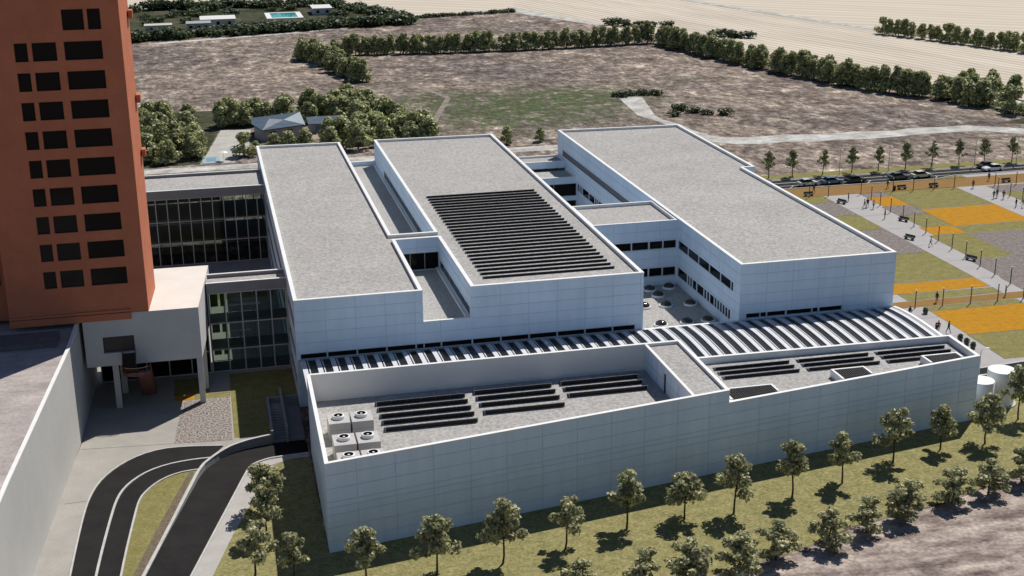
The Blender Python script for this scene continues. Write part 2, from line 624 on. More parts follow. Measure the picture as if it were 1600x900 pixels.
def wheat_material(name, ang, c, c2, period):
    m = bpy.data.materials.new(name)
    m.use_nodes = True
    N, L = m.node_tree.nodes, m.node_tree.links
    b = N["Principled BSDF"]
    b.inputs["Roughness"].default_value = 0.95
    b.inputs["Specular IOR Level"].default_value = 0.05
    tc = N.new("ShaderNodeTexCoord")
    mp = N.new("ShaderNodeMapping")
    mp.vector_type = 'TEXTURE'
    mp.inputs["Rotation"].default_value = (0, 0, ang)
    L.new(tc.outputs["Object"], mp.inputs[0])
    w = N.new("ShaderNodeTexWave")
    w.wave_type = 'BANDS'
    w.bands_direction = 'Y'
    w.inputs["Scale"].default_value = 0.314 / period
    w.inputs["Distortion"].default_value = 1.2
    w.inputs["Detail"].default_value = 3
    w.inputs["Detail Scale"].default_value = 0.6
    L.new(mp.outputs[0], w.inputs["Vector"])
    mp2 = N.new("ShaderNodeMapping")
    mp2.inputs["Scale"].default_value = (0.12, 1, 1)
    L.new(mp.outputs[0], mp2.inputs[0])
    n = N.new("ShaderNodeTexNoise")
    n.inputs["Scale"].default_value = 0.12
    n.inputs["Detail"].default_value = 7
    n.inputs["Roughness"].default_value = .65
    L.new(mp2.outputs[0], n.inputs["Vector"])
    a = N.new("ShaderNodeMath"); a.operation = 'MULTIPLY_ADD'
    L.new(w.outputs["Fac"], a.inputs[0]); a.inputs[1].default_value = .40; L.new(n.outputs[0], a.inputs[2])
    mr = N.new("ShaderNodeMapRange")
    mr.inputs[1].default_value, mr.inputs[2].default_value = .40, 1.0
    L.new(a.outputs[0], mr.inputs[0])
    mx = N.new("ShaderNodeMix"); mx.data_type = 'RGBA'
    mx.inputs[6].default_value = (*c2, 1)
    mx.inputs[7].default_value = (*c, 1)
    L.new(mr.outputs[0], mx.inputs[0])
    L.new(mx.outputs[2], b.inputs["Base Color"])
    return m

RAMP_L = [(-9.35, 119.97), (-6.75, 130.9), (-4.15, 141.9), (-3.5, 143.7), (-2.6, 145.2), (-1.6, 146.6), (-.44, 147.8), (1.0, 148.75), (2.6, 149.4), (4.4, 149.9)]
RAMP_R = [(-4.95, 118.6), (-2.0, 129.2), (.6, 138.5), (1.35, 141.1), (1.9, 142.1), (2.8, 142.9), (4.0, 143.35), (5.73, 143.55), (8.35, 143.7)]
RAMP_L = [(-11.72, 110.0)] + RAMP_L
RAMP_R = [(-7.35, 110.0)] + RAMP_R
PIT = [(4.4, 149.9), (4.4, 160.7), (8.35, 160.7), (8.35, 143.7)]
hole = RAMP_L + PIT[1:3] + list(reversed(RAMP_R))     # clockwise outline of the sunken ramp and stair pit

def ground_with_hole():
    R = 3500.0
    outer = [(-R, -R), (R, -R), (R, R), (-R, R)]
    pts = [Vector((*p, 0)) for p in outer]
    hp = [Vector((*p, 0)) for p in hole]
    tris = tessellate_polygon([pts, hp])
    allp = [(p.x, p.y, 0.0) for p in pts + hp]
    me = bpy.data.meshes.new("ground")
    fs = []
    for t in tris:
        a, b, c = (Vector(allp[i]) for i in t)
        fs.append(tuple(t) if (b - a).cross(c - a).z > 0 else tuple(reversed(t)))
    me.from_pydata(allp, [], fs)
    me.materials.append(field_material())
    me.update()
    o = bpy.data.objects.new("ground", me)
    COL.objects.link(o)
    o["kind"] = "structure"
ground_with_hole()

WHEAT = wheat_material("stubble_field", atan2(348.1 - 459.9, 233.5 - 207.7), (.60, .54, .455), (.37, .325, .27), 3.6)
WHEAT2 = wheat_material("far_stubble_field", atan2(484 - 546, 321.7 - 244.6), (.57, .51, .425), (.45, .40, .33), 9.0)
sheet("wheat_field", [[(162, 466), (198.5, 404), (206, 345), (216, 325), (240, 300), (420, 300), (420, 380), (269, 403), (249.7, 469.5), (216.3, 597), (218, 604), (152, 652), (135.9, 590.8), (154.3, 520)]], 0.0125, WHEAT)
sheet("wheat_field", [[(252, 472), (271, 406), (424, 382), (1500, 400), (1500, 1500), (200, 1500), (150, 652), (218, 600)]], 0.012, WHEAT2)
sheet("wheat_field", [[(63.8, 634), (84, 566), (132, 575), (136.5, 592), (152, 645), (203, 1500), (-700, 1500), (-300, 655), (-28, 640)]], 0.010, WHEAT2)
sheet("field_track", [[(130, 577.5), (134.4, 592), (137, 592), (157, 519), (154, 518)], [(216.3, 600), (220.5, 603), (254, 472), (250, 470.5)]], 0.018, TRACK)
GARD = mat("garden_grass", (.03, .042, .018), .95, (.11, .105, .07), .05, spec=.05, detail=9, fine=(.4, .3))
sheet("garden_grass", [[(-60, 522), (0, 531), (73, 549), (82, 562), (62, 632), (-28, 637), (-120, 640)]], 0.012, GARD)
sheet("field_track", [[(-16, 514), (34, 530), (72, 546), (72, 549), (34, 533), (-18, 518)]], 0.018, TRACK)
FAINT = mat("worn_track", (.36, .31, .275), .97, (.2, .17, .155), .35, spec=.03, detail=8)
sheet("field_track", [[(94, 401), (112, 412), (130, 419), (130, 420.2), (112, 413.4), (94, 402.4)], [(52, 322), (58, 345), (66, 372), (60, 400), (61.4, 400), (67.6, 372), (59.6, 345), (53.6, 322)], [(-20, 424), (10, 430), (31, 428), (31, 429.4), (10, 431.5), (-20, 425.5)]], .005, FAINT)
sheet("path", [[(-60, 296), (60, 296.6), (115, 296.5), (115, 302), (60, 301.5), (-60, 301.0)]], 0.008, TRACK)
sheet("path", [[(115.0, 296.4), (117.5, 293.6), (121.5, 290.6), (126, 289.6), (133, 290.2), (139, 288.6), (145, 289.0), (153, 287.9), (161, 288.6), (168, 289.8), (176, 289.6), (184, 289), (190, 284), (215, 262), (218, 265), (194, 290), (184, 296.4), (176, 296.3), (169, 297.2), (163, 295.2), (154, 297.0), (145, 296.0), (136, 298.2), (128, 297.6), (121.8, 298.6), (118.6, 302), (116.8, 309), (116.4, 317), (114, 325), (114.2, 331), (119.6, 358), (113, 360), (109.8, 332), (112.2, 322), (113.2, 312), (114.2, 302)]], 0.016, TRACK)
sheet("patio", [[(-2.3, 303.2), (5, 303.4), (9.0, 318), (10.5, 341), (3, 342), (-.2, 318)]], 0.012, mat("pale_patio", (.55, .54, .5), .9, (.42, .41, .38), .3, fine=(2, .1)))
sheet("patio", [[(12, 322.0), (36, 326), (37, 331), (22, 331.5), (12, 329)]], 0.020, mat("sandy_yard", (.42, .34, .27), .95, (.33, .26, .2), .4))
sheet("garden_grass", [[(-30, 303), (-2.6, 303.3), (-.5, 318), (2.8, 343), (40, 343), (48, 303), (56, 330), (50, 368), (-30, 372)]], 0.006, GARD)
sheet("garden_grass", [[(196, 334), (205, 302), (192, 296.5), (222, 285), (222, 330), (205, 342)]], 0.005, GARD)
sheet("lawn", [[(196, 263), (186, 259.5), (215, 259.5), (215, 263)]], 0.012, mat("lush_lawn", (.1, .15, .05), .95, (.07, .1, .04), .3))

# front lawn round the service wing
sheet("lawn", [[(1.6, 133.4), (2.3, 138.8), (6.0, 143.2), (8.35, 143.4), (8.3, 119.9), (53, 127.6), (87.4, 133.5), (87.9, 143.0), (94.3, 142.8), (99.8, 141.0), (108, 139.3), (150, 139.6), (140, 138), (120, 128), (86, 119.6), (73, 114.7), (61, 112.2), (53.5, 108.9), (42.5, 106.2), (20, 104), (-5, 108), (-6.6, 108.2)]], 0.006, LAWN)
sheet("bare_dirt", [[(-7, 96), (-6.6, 107), (20, 103.4), (42.5, 105.9), (53.5, 108.6), (61, 111.9), (73, 114.4), (86, 119.3), (120, 127.7), (140, 139), (200, 139), (200, 60), (-7, 60)]], 0.003,
      mat("bare_dirt", (.56, .475, .42), .97, (.13, .098, .09), .42, spec=.05, detail=10, fine=(2.2, .3), stretch=(.5, 1, 1), contrast=(.36, .66), bump=.7))
# left forecourt
sheet("paving", [[(-23, 96), (-17.5, 153.3), (-16.5, 224.5), (8.45, 224.5), (8.45, 160.75), (4.35, 160.75), (4.35, 149.95)] + list(reversed([(x - .03, y + .03) for x, y in RAMP_L[:-1]]))], 0.006, PAVE)
sheet("pavement", [[(-7.3, 110), (-4.9, 118.6), (-1.95, 129.2), (.65, 138.5), (1.4, 141.1), (1.95, 142.05), (2.85, 142.85), (4.05, 143.28), (5.73, 143.48), (8.3, 143.5), (8.3, 142.8), (6.2, 142.7), (3.4, 141.3), (2.35, 138.8), (1.6, 133.4), (-.8, 126), (-5.2, 110)]], 0.014, mat("white_pavement", (.52, .5, .48), .9, (.45, .43, .41), .5, fine=(4, .06)))
sheet("gravel_bed", [[(-6.9, 150.3), (-.12, 149.75), (-.05, 163.4), (-6.0, 163.4)]], 0.016, BROWNG)
sheet("grass_panel", [[(-4.4, 163.45), (.05, 163.45), (.1, 165.2), (-4.6, 165.2)], [(.1, 150.2), (4.3, 150.2), (4.3, 160.9), (8.4, 160.9), (8.4, 171.5), (.1, 171.5)], [(-7, 165.3), (-2.5, 165.3), (-2.5, 171), (-7, 171)], [(-10, 204), (8, 204), (8, 216), (-10, 216)]], 0.014, GRASSP)
sheet("gravel_panel", [[(-6.9, 163.45), (-4.45, 163.45), (-4.65, 165.2), (-6.9, 165.2)]], 0.014, ORANGEP)
sheet("paving_joint", [[(-17.5, 151.3), (0.0, 149.62), (0.0, 149.70), (-17.5, 151.4)], [(-18.3, 137.25), (-15.9, 137.35), (-15.9, 137.45), (-18.3, 137.35)], [(-18.05, 150), (-17.75, 153.2), (-17.68, 153.2), (-21.6, 112), (-21.7, 112)]], 0.010, mat("dark_joint", (.13, .12, .11), .9))

def offset_line(line, d):
    out = []
    for i, p in enumerate(line):
        a = Vector(line[max(i - 1, 0)]); b = Vector(line[min(i + 1, len(line) - 1)])
        t = (b - a).normalized()
        out.append((p[0] - t.y * d, p[1] + t.x * d))
    return out

def smooth(line, it=2):
    for _ in range(it):
        o = [line[0]]
        for a, b in zip(line[:-1], line[1:]):
            o.append((a[0] * .75 + b[0] * .25, a[1] * .75 + b[1] * .25))
            o.append((a[0] * .25 + b[0] * .75, a[1] * .25 + b[1] * .75))
        o.append(line[-1])
        line = o
    return line

RD_OUT = smooth([(-16.55, 108), (-16.45, 121), (-16.1, 133), (-15.7, 138.5), (-14.6, 143), (-12.0, 147.0), (-8.8, 149.1), (-5.5, 149.1), (-1.2, 148.2)])
RD_MID = smooth([(-14.35, 108), (-14.0, 121), (-13.2, 133), (-12.7, 137.8), (-11.7, 140.7), (-9.8, 143.3), (-7.4, 144.7), (-4.8, 145.2), (-2.75, 145.2)])
RD_IN = smooth([(-12.1, 108), (-11.6, 121.4), (-10.75, 133), (-10.4, 136.5), (-9.7, 138.4), (-8.3, 140.7), (-6.2, 142.2), (-4.0, 142.4)])

def strip(name, la, lb, z, m):
    n = min(len(la), len(lb))
    mb = MB()
    for i in range(n - 1):
        mb.face([(*la[i], z), (*la[i + 1], z), (*lb[i + 1], z), (*lb[i], z)], m)
    o = mb.build(name)
    o["kind"] = "structure"
    return o

def resample(line, n):
    L = [0]
    for a, b in zip(line[:-1], line[1:]):
        L.append(L[-1] + hypot(b[0] - a[0], b[1] - a[1]))
    out = []
    for k in range(n):
        s = L[-1] * k / (n - 1)
        i = max(j for j in range(len(L)) if L[j] <= s + 1e-9)
        if i >= len(line) - 1:
            out.append(line[-1]); continue
        t = (s - L[i]) / (L[i + 1] - L[i])
        out.append((line[i][0] + (line[i + 1][0] - line[i][0]) * t, line[i][1] + (line[i + 1][1] - line[i][1]) * t))
    return out
RD_OUT, RD_MID, RD_IN = (resample(l, 40) for l in (RD_OUT, RD_MID, RD_IN))
strip("road", RD_MID, RD_OUT, 0.012, ASPHALT)
strip("road", RD_IN, RD_MID, 0.012, ASPHALT)
def kerb(name, line, w, h, m=KERB, z=0.0):
    a, b = offset_line(line, w / 2), offset_line(line, -w / 2)
    mb = MB()
    n = len(line)
    for i in range(n - 1):
        mb.hexa([(*b[i], z), (*b[i + 1], z), (*a[i + 1], z), (*a[i], z), (*b[i], z + h), (*b[i + 1], z + h), (*a[i + 1], z + h), (*a[i], z + h)], m)
    o = mb.build(name)
    o["kind"] = "structure"
    return o
for l, w in ((RD_OUT, .18), (RD_MID, .24), (RD_IN, .2)):
    kerb("kerb", l, w, .12)
sheet("lawn", [[(x + .1, y) for x, y in RD_IN] + [(-4.5, 141.6), (-7.1, 130.9), (-9.7, 119.97), (-11.9, 110)]], 0.010, GRASSP)
sheet("railing_shadow_strip", [[(-4.6, 141.9), (-5.2, 141.9), (-8.0, 130.9), (-10.5, 119.97), (-12.5, 110), (-11.85, 110), (-9.65, 119.97), (-7.0, 130.9)]], 0.016, mat("railing_shadow_brown", (.2, .165, .11), .95, (.13, .1, .07), 2, fine=(5, .3)))  # railing shadow painted as a brown strip beside the ramp wall

# sunken ramp
def rampz(k, n):
    t = k / (n - 1)
    return -0.06 - 1.15 * max(0.0, (t - .32) / .68) ** 1.15
NL = 48
ra, rb = resample(RAMP_L[:-1] + [(4.4, 149.9), (8.36, 150.4)], NL), resample(RAMP_R, NL)
mb = MB()
for k in range(NL - 1):
    z0, z1 = rampz(k, NL), rampz(k + 1, NL)
    mb.face([(*ra[k], z0), (*rb[k], z0), (*rb[k + 1], z1), (*ra[k + 1], z1)], ASPHALT)
o = mb.build("ramp_road"); o["kind"] = "structure"
mb = MB()
for k in range(NL - 1):
    mb.face([(*rb[k], -2.2), (*rb[k + 1], -2.2), (*rb[k + 1], 0.0), (*rb[k], 0.0)], SOFFIT)
o = mb.build("ramp_kerb"); o["kind"] = "structure"
kerb("kerb", rb, .22, .14)

def wall_along(name, label, line, w, z0, z1, m, mt):
    a, b = offset_line(line, w / 2), offset_line(line, -w / 2)
    mb = MB()
    n = len(line)
    for i in range(n - 1):
        p = [(*b[i], z0), (*b[i + 1], z0), (*a[i + 1], z0), (*a[i], z0), (*b[i], z1), (*b[i + 1], z1), (*a[i + 1], z1), (*a[i], z1)]
        mb.hexa(p, m)
    root = thing(name, label, "wall", (*line[len(line) // 2], 0))
    mb.build("wall", root)
    mb = MB()
    a, b = offset_line(line, w / 2 + .04), offset_line(line, -w / 2 - .04)
    for i in range(n - 1):
        mb.hexa([(*b[i], z1), (*b[i + 1], z1), (*a[i + 1], z1), (*a[i], z1), (*b[i], z1 + .07), (*b[i + 1], z1 + .07), (*a[i + 1], z1 + .07), (*a[i], z1 + .07)], mt)
    mb.build("coping", root)
    return root
wall_along("retaining_wall", "low pale concrete retaining wall curving along the sunken asphalt ramp", resample(RAMP_L, 44), .26, -2.2, .1, SOFFIT, KERB)

# stair down beside the ramp
t = thing("outdoor_stair", "sunken concrete stair with low grey walls beside the ramp in shade", "stairs", (6.3, 155, 0))
mb = MB()
mb.box(4.42, 149.95, -2.2, 4.72, 160.7, .55, SOFFIT)
mb.build("wall", t)
mb = MB(); mb.box(4.72, 160.4, -2.2, 8.42, 160.7, .55, SOFFIT); mb.build("wall", t)
mb = MB(); mb.box(6.15, 149.95, -2.2, 6.45, 163.0, .8, SOFFIT); mb.build("wall", t)
mb = MB()
for k in range(12):
    mb.box(4.72, 150.5 + .62 * k, -2.2, 6.15, 150.5 + .62 * (k + 1), -1.2 + .085 * (k + 1), SOFFIT)
mb.box(4.72, 157.94, -2.2, 6.15, 160.4, -.16, SOFFIT)
mb.build("steps", t)
mb = MB(); mb.box(6.45, 150.3, -2.2, 8.42, 160.4, -.7, SOFFIT); mb.build("landing", t)

# ------------------------------------------------------------------ plaza
YB0, YB1 = 239.7, 247.0       # ochre back band
sheet("plaza_paving", [[(89, 142), (103, 146.5), (165, 152), (200, 160), (240, 249), (150, 249), (113, 247.2), (89, 247.2)]], 0.006, mat("plaza_paving", (.45, .43, .425), .9, (.40, .385, .38), .4, fine=(4, .05)))
sheet("ochre_path", [[(89.3, YB0), (240, YB0 - .8), (240, YB1 - .8), (89.3, YB1)], [(89.3, 173.0), (240, 173.4), (240, 176.3), (89.3, 175.8)]], 0.014, OCHRE)
def rect(x0, y0, x1, y1):
    return [(x0, y0), (x1, y0), (x1, y1), (x0, y1)]
g = .06
sheet("grass_panel", [rect(89.4, 234.9 + g, 118.3, YB0 - g), rect(89.4, 214.5 + g, 118.3, 224.7 - g), rect(102.2, 184.3 + g, 118.3, 199 - g), rect(89.4, 184.3 + g, 102, 199 - g), [(102.2, 176 + g), (118.2, 176.2 + g), (118.2, 178.9 - g), (102.2, 179.3 - g)],
                      rect(131.6, 225.4 + g, 147.4, YB0 - g), rect(125.6, 213.6 + g, 131.4, 222 - g), rect(131.6, 207.6 + g, 147.4, 212.6 - g), rect(123.8, 193.2 + g, 131.3, 208.1 - g), rect(103, 172.0 - 1.2, 118.5, 172.9 - g),
                      [(102.6, 150.6), (150, 150.6), (150, 160.2), (102.8, 160.2)], rect(154, 205, 190, 225), rect(154, 225.3, 162, 233), rect(147.6, 246.4, 154, 248.2)], 0.014, GRASSP, edge=.11)
sheet("grey_gravel_panel", [rect(89.4, 224.7 + g, 118.3, 234.9 - g), rect(89.4, 199 + g, 118.3, 214.5 - g), rect(126.2, 236.2 + g, 131.4, YB0 - g), rect(125.4, 222 + g, 131.4, 228.8 - g), rect(131.6, 193 + g, 147.4, 207.4 - g), rect(122.6, 183 + g, 147.4, 193 - g), rect(122.2, 176.5 + g, 147.4, 183 - g), rect(154, 233.2, 190, YB0 - 1.2)], 0.014, GREYP, edge=.11)
sheet("orange_gravel_panel", [rect(89.4, 179.4 + g, 118.2, 184.1 - g), rect(126, 228.9 + g, 131.4, 236.1 - g), rect(131.6, 212.8 + g, 147.4, 225.2 - g), rect(124.9, 208.3 + g, 131.4, 213.5 - g), rect(103, 160.4, 150, 170.7)], 0.0145, ORANGEP, edge=.11)
sheet("paving_joint", [rect(118.4, y, 125 - (230 - y) * .04, y + .09) for y in (237.3, 229.0, 223.5, 214, 208.4, 203, 193.2, 183.4)] + [rect(147.6, y, 153.8, y + .09) for y in (230.5, 222.5)] + [rect(89.4, y, 102.9, y + .09) for y in (168.3, 160.3)], 0.010, mat("dark_joint", (.1, .1, .1)))
# road behind the plaza
sheet("road", [[(60, 247.4), (147, 247.0), (152, 249.0), (260, 249.0), (260, 254.6), (60, 254.6)]], 0.022, ASPHALT)
sheet("lawn", [[(60, 254.8), (200, 254.8), (200, 259.3), (60, 259.3)]], 0.010, GRASSP)
sheet("road_marking", [rect(60, 251.75, 260, 251.95), rect(60, 254.2, 260, 254.4), rect(60, 249.35, 152, 249.5)] + [[(x, 247.2), (x + .16, 247.2), (x + 1.9, 249.3), (x + 1.74, 249.3)] for x in (114.5, 116.8, 121.6, 127.0, 131.8, 136.6, 141.8, 147.2)], 0.030, LINE)
kerb("kerb", [(60, 254.7), (260, 254.7)], .25, .12)
kerb("kerb", [(60, 247.2), (147.5, 246.8), (152.5, 248.8), (240, 248.9)], .25, .12)
# service road on the right
sheet("road", [[(88.3, 147.6), (97.4, 148.0), (104.5, 148.8), (150, 149.4), (150, 140), (108, 139.6), (99.8, 141.3), (94.3, 143.1), (88.2, 143.3)]], 0.016, ASPHALT)
kerb("kerb", [(88.3, 147.75), (97.4, 148.15), (104.5, 148.95), (150, 149.55)], .3, .14)
kerb("kerb", [(88.2, 145.5), (97.5, 145.9), (101.2, 145.4), (103, 146.2), (112, 147)], .35, .14)
kerb("kerb", [(88.2, 143.1), (94.3, 142.95), (99.8, 141.15), (108, 139.4)], .3, .14)

# ================================================================== BUILDINGS
H = 14.0
def spaced(a, b, s):
    return [a + s * k for k in range(1, int((b - a) / s) + 1)]
ZS = [H - 1.4 * k for k in range(1, 10)]

# ---- main block with the two western roofs (joined by a roof strip between two light wells)
AB = [(8.5, 157.8), (24.4, 157.8), (24.4, 181.5), (30.65, 181.5), (30.65, 157.8), (53.4, 157.8), (53.4, 250.8), (30.6, 251.6), (30.6, 184.4), (24.2, 184.4), (23.95, 251.2), (8.55, 252.0)]
root = thing("office_block", "long white panelled office block with grey gravel roof in two arms and sunken light wells", "building", (31, 200, 0))
W = MB()
wins = []
def fac(P, Q, z0, us, ops, zs=ZS, z1=H, mbx=None):
    facade(mbx or W, P, Q, z0, z1, us, zs, ops)
xs = [3.73 * k for k in range(1, 30)]
# front west arm
opA = [(.4 + 3.73 * k if k == 0 else 3.73 * k + .05, 3.73 * (k + 1) - .05 if k < 4 else 15.85, 6.3, 7.0) for k in range(0, 4)] + [(14.97, 15.9, 6.3, 7.0)]
fac(AB[0], AB[1], -.2, xs, opA)
for a in opA:
    wins.append((AB[0], AB[1], a, ()))
# back wall of the front light well
fac(AB[2], AB[3], 9.2, [3.1], [(.03, 6.2, 9.32, 11.87)])
wins.append((AB[2], AB[3], (.03, 6.2, 9.32, 11.87), (2.1, 4.2)))
# east walls of the light wells (face west)
o1 = [(.7, 22.6, 9.72, 10.9)]
fac(AB[3], AB[4], 9.2, xs, o1)
wins.append((AB[3], AB[4], o1[0], rngl(4, 22, 3.73)))
fac(AB[1], AB[2], 9.2, xs, [])
# front east arm
opB = [(3.73 * k + (.05 if k else .05), min(3.73 * (k + 1) - .05, 21.7), 6.3, 7.0) for k in range(6)]
fac(AB[4], AB[5], -.2, xs, opB)
for a in opB:
    wins.append((AB[4], AB[5], a, ()))
# front of the light well: lower wall between the arms
FW = ((24.4, 157.8), (30.65, 157.8))
opW = [(.05, 2.2, 6.3, 7.0), (2.3, 6.2, 6.3, 7.0)]
facade(W, FW[0], FW[1], -.2, 9.84, [2.2], ZS, opW)
for a in opW:
    wins.append((FW[0], FW[1], a, ()))
fac(AB[5], AB[6], 0, xs, [])
fac(AB[6], AB[7], 0, xs, [])
o2 = [(13.2, 66.6, 9.72, 10.95)]
fac(AB[7], AB[8], 9.2, xs, o2)
wins.append((AB[7], AB[8], o2[0], rngl(16, 66, 3.73)))
fac(AB[8], AB[9], 9.2, [3.1], [])
fac(AB[9], AB[10], 9.2, xs, [])
fac(AB[10], AB[11], 0, xs, [])
oL = []
for (ya, yb) in ((252 - 249, 252 - 237.5), (252 - 223, 252 - 178), (252 - 171.6, 252 - 159.5)):
    for (za, zb) in ((9.7, 11.1), (5.7, 7.1), (1.8, 3.2)):
        oL.append((ya, yb, za, zb))
fac(AB[11], AB[0], -.2, xs, oL)
for a in oL:
    wins.append((AB[11], AB[0], a, rngl(a[0] + 2.4, a[1] - .5, 2.4)))
W.build("wall", root)
for P, Q, a, dv in wins:
    window(P, Q, *a[:4], root, divs=dv)
M = MB()
cap_ring(M, AB, H, .42, roof_z=13.62)
M.build("parapet", root)
roof_sheet(AB, 13.62, root, w=.41)
# light well floors
M = MB()
M.face([(24.43, 158.1, 9.25), (30.62, 158.1, 9.25), (30.62, 181.47, 9.25), (24.43, 181.47, 9.25)], GRAVEL)
M.build("light_well_floor", root)
M = MB()
M.face([(23.9, 184.45, 9.25), (30.57, 184.45, 9.25), (30.57, 251.1, 9.25), (23.9, 251.1, 9.25)], GRAVEL)
M.build("light_well_floor", root)
M = MB()
M.box(24.44, 157.76, 9.84, 30.61, 158.12, 9.91, COPING)
M.build("coping", root)
M = MB()
M.box(24.0, 251.12, 0, 30.56, 251.5, 10.0, CLAD)
M.box(23.99, 251.05, 10.0, 30.57, 251.55, 10.08, COPING)
M.build("parapet", root)
M = MB()
M.box(30.15, 158.2, 9.26, 30.6, 181.4, 9.6, COPING)
M.box(30.15, 184.6, 9.26, 30.55, 251.0, 9.6, COPING)
M.build("upstand", root)

# ---- east block
CP = [(66.9, 157.8), (89.2, 157.8), (88.9, 211.0), (91.1, 211.0), (91.1, 249.8), (66.7, 251.0)]
root = thing("office_block", "white panelled office block at the right with a plain rectangular gravel roof above the plaza", "building", (78, 204, 0))
W = MB()
opC = [(.95, 2.9, 6.45, 7.12), (3.0, 3.85, 6.45, 7.12), (3.95, 6.6, 6.45, 7.12), (6.75, 10.4, 6.45, 7.12), (10.5, 11.3, 6.45, 7.12), (11.5, 14.8, 6.45, 7.12)]
fac(CP[0], CP[1], 0, xs, opC)
fac(CP[1], CP[2], 0, xs, [])
fac(CP[2], CP[3], 0, [], [])
fac(CP[3], CP[4], 0, xs, [])
fac(CP[4], CP[5], 0, xs, [])
# courtyard wall, runs from the back to the front corner
P, Q = CP[5], CP[0]
yu = lambda y: 251.0 - y
up = [(yu(181.6), yu(177.6)), (yu(177.4), yu(173.3)), (yu(173.1), yu(169.1)), (yu(168.9), yu(164.9)), (yu(164.7), yu(161.1)), (yu(160.9), yu(160.2))]
lo = [(181.6, 177.6), (177.3, 176.6), (176.3, 175.6), (175.3, 173.8), (173.5, 170.9), (170.6, 169.8), (169.5, 168.7), (168.4, 166.9), (166.6, 165.9), (165.6, 164.9), (164.6, 163.9), (163.6, 162.9), (162.6, 161.9), (161.6, 160.9)]
low2 = [(236.6, 235.6), (235.3, 234.6), (234.3, 233.6), (233.3, 229.2), (228.9, 225.5), (225.1, 224.3), (224.0, 223.3), (222.9, 219), (218.7, 214.6), (214.3, 210.4), (210.1, 206.2), (205.9, 202)]
opD = [(a, b, 9.55, 10.8) for a, b in up] + [(yu(a), yu(b), 5.3, 6.65) for a, b in lo + low2] + [(yu(247.4), yu(195), 9.7, 10.85)]
fac(P, Q, 0, xs, opD)
W.build("wall", root)
for a in opC:
    window(CP[0], CP[1], *a, root)
for a in opD[:-1]:
    window(P, Q, *a, root, fw=.035, depth=.05)
a = opD[-1]
window(P, Q, *a, root, name="louvre_band", glass=DARKBAND, frame=DARKBAND, fw=.05)
M = MB()
cap_ring(M, CP, H, .42, roof_z=13.62)
M.build("parapet", root)
roof_sheet(CP, 13.62, root, w=.41)

# ---- link between the two blocks
KP = [(53.47, 182.0), (66.82, 182.0), (66.82, 193.8), (53.47, 193.8)]
root = thing("link_building", "short white link between two blocks with a gravel roof and two rows of dark windows", "building", (60, 188, 0))
W = MB()
kx = [(0.2, 3.1), (3.2, 6.1), (6.2, 8.8), (8.95, 11.0), (11.1, 13.1)]
opK = [(a, b, 9.55, 10.8) for a, b in kx] + [(a, b, 5.3, 6.65) for a, b in kx]
facade(W, KP[0], KP[1], 0, 13.78, [3.4, 7.0, 10.5], [12.4, 11.0, 9.4, 8.1, 6.8, 5.2], opK)
facade(W, KP[2], KP[3], 0, 13.78, [3.4, 7, 10.5], [12.4, 11, 9.4], [])
W.build("wall", root)
for a in opK:
    window(KP[0], KP[1], *a, root)
M = MB()
cap_ring(M, KP, 13.78, .36, out=.0, roof_z=13.35)
M.build("parapet", root)
roof_sheet(KP, 13.35, root, w=.35)

# ---- stepped link at the back of the same courtyard
root = thing("link_building", "low stepped white link at the back of the narrow courtyard with two small gravel roofs", "building", (60, 245, 0))
B1 = [(53.47, 244.9), (66.78, 244.9), (66.68, 250.6), (53.47, 250.6)]
B2 = [(53.47, 237.4), (66.82, 237.4), (66.78, 244.84), (53.47, 244.84)]
W = MB()
facade(W, B1[0], B1[1], 7.9, 9.2, [6.6], [], [])
W.build("wall", root); W = MB()
facade(W, B2[0], B2[1], 0, 7.75, [4.4, 8.8], [], [(.05, 13.2, 4.15, 6.55), (.05, 13.2, .3, 3.3)])
W.build("wall", root); W = MB()
facade(W, B1[2], B1[3], 0, 9.2, [6.6], [], [])
W.build("wall", root)
window(B2[0], B2[1], .05, 13.2, 4.15, 6.55, root, divs=(4.4, 8.8))
window(B2[0], B2[1], .05, 13.2, .3, 3.3, root, divs=(4.4, 8.8))
M = MB()
cap_ring(M, B1, 9.2, .35, out=0, roof_z=8.9)
cap_ring(M, B2, 7.75, .35, out=0, roof_z=7.5, skip=(2,))
M.build("parapet", root)
roof_sheet(B1, 8.9, root, w=.34)
roof_sheet(B2, 7.5, root, w=.34)

# ---- patio deck with round skylights
root = thing("courtyard_deck", "raised gravel courtyard deck dotted with round skylights between two white blocks", "terrace", (60, 170, 0))
M = MB()
M.face([(53.47, 157.85, 3.9), (66.82, 157.85, 3.9), (66.82, 181.95, 3.9), (53.47, 181.95, 3.9)], GRAVEL)
M.build("deck", root)
M = MB()
M.box(53.47, 157.5, 0, 66.82, 157.82, 6.0, CLAD)
M.build("front_wall", root)

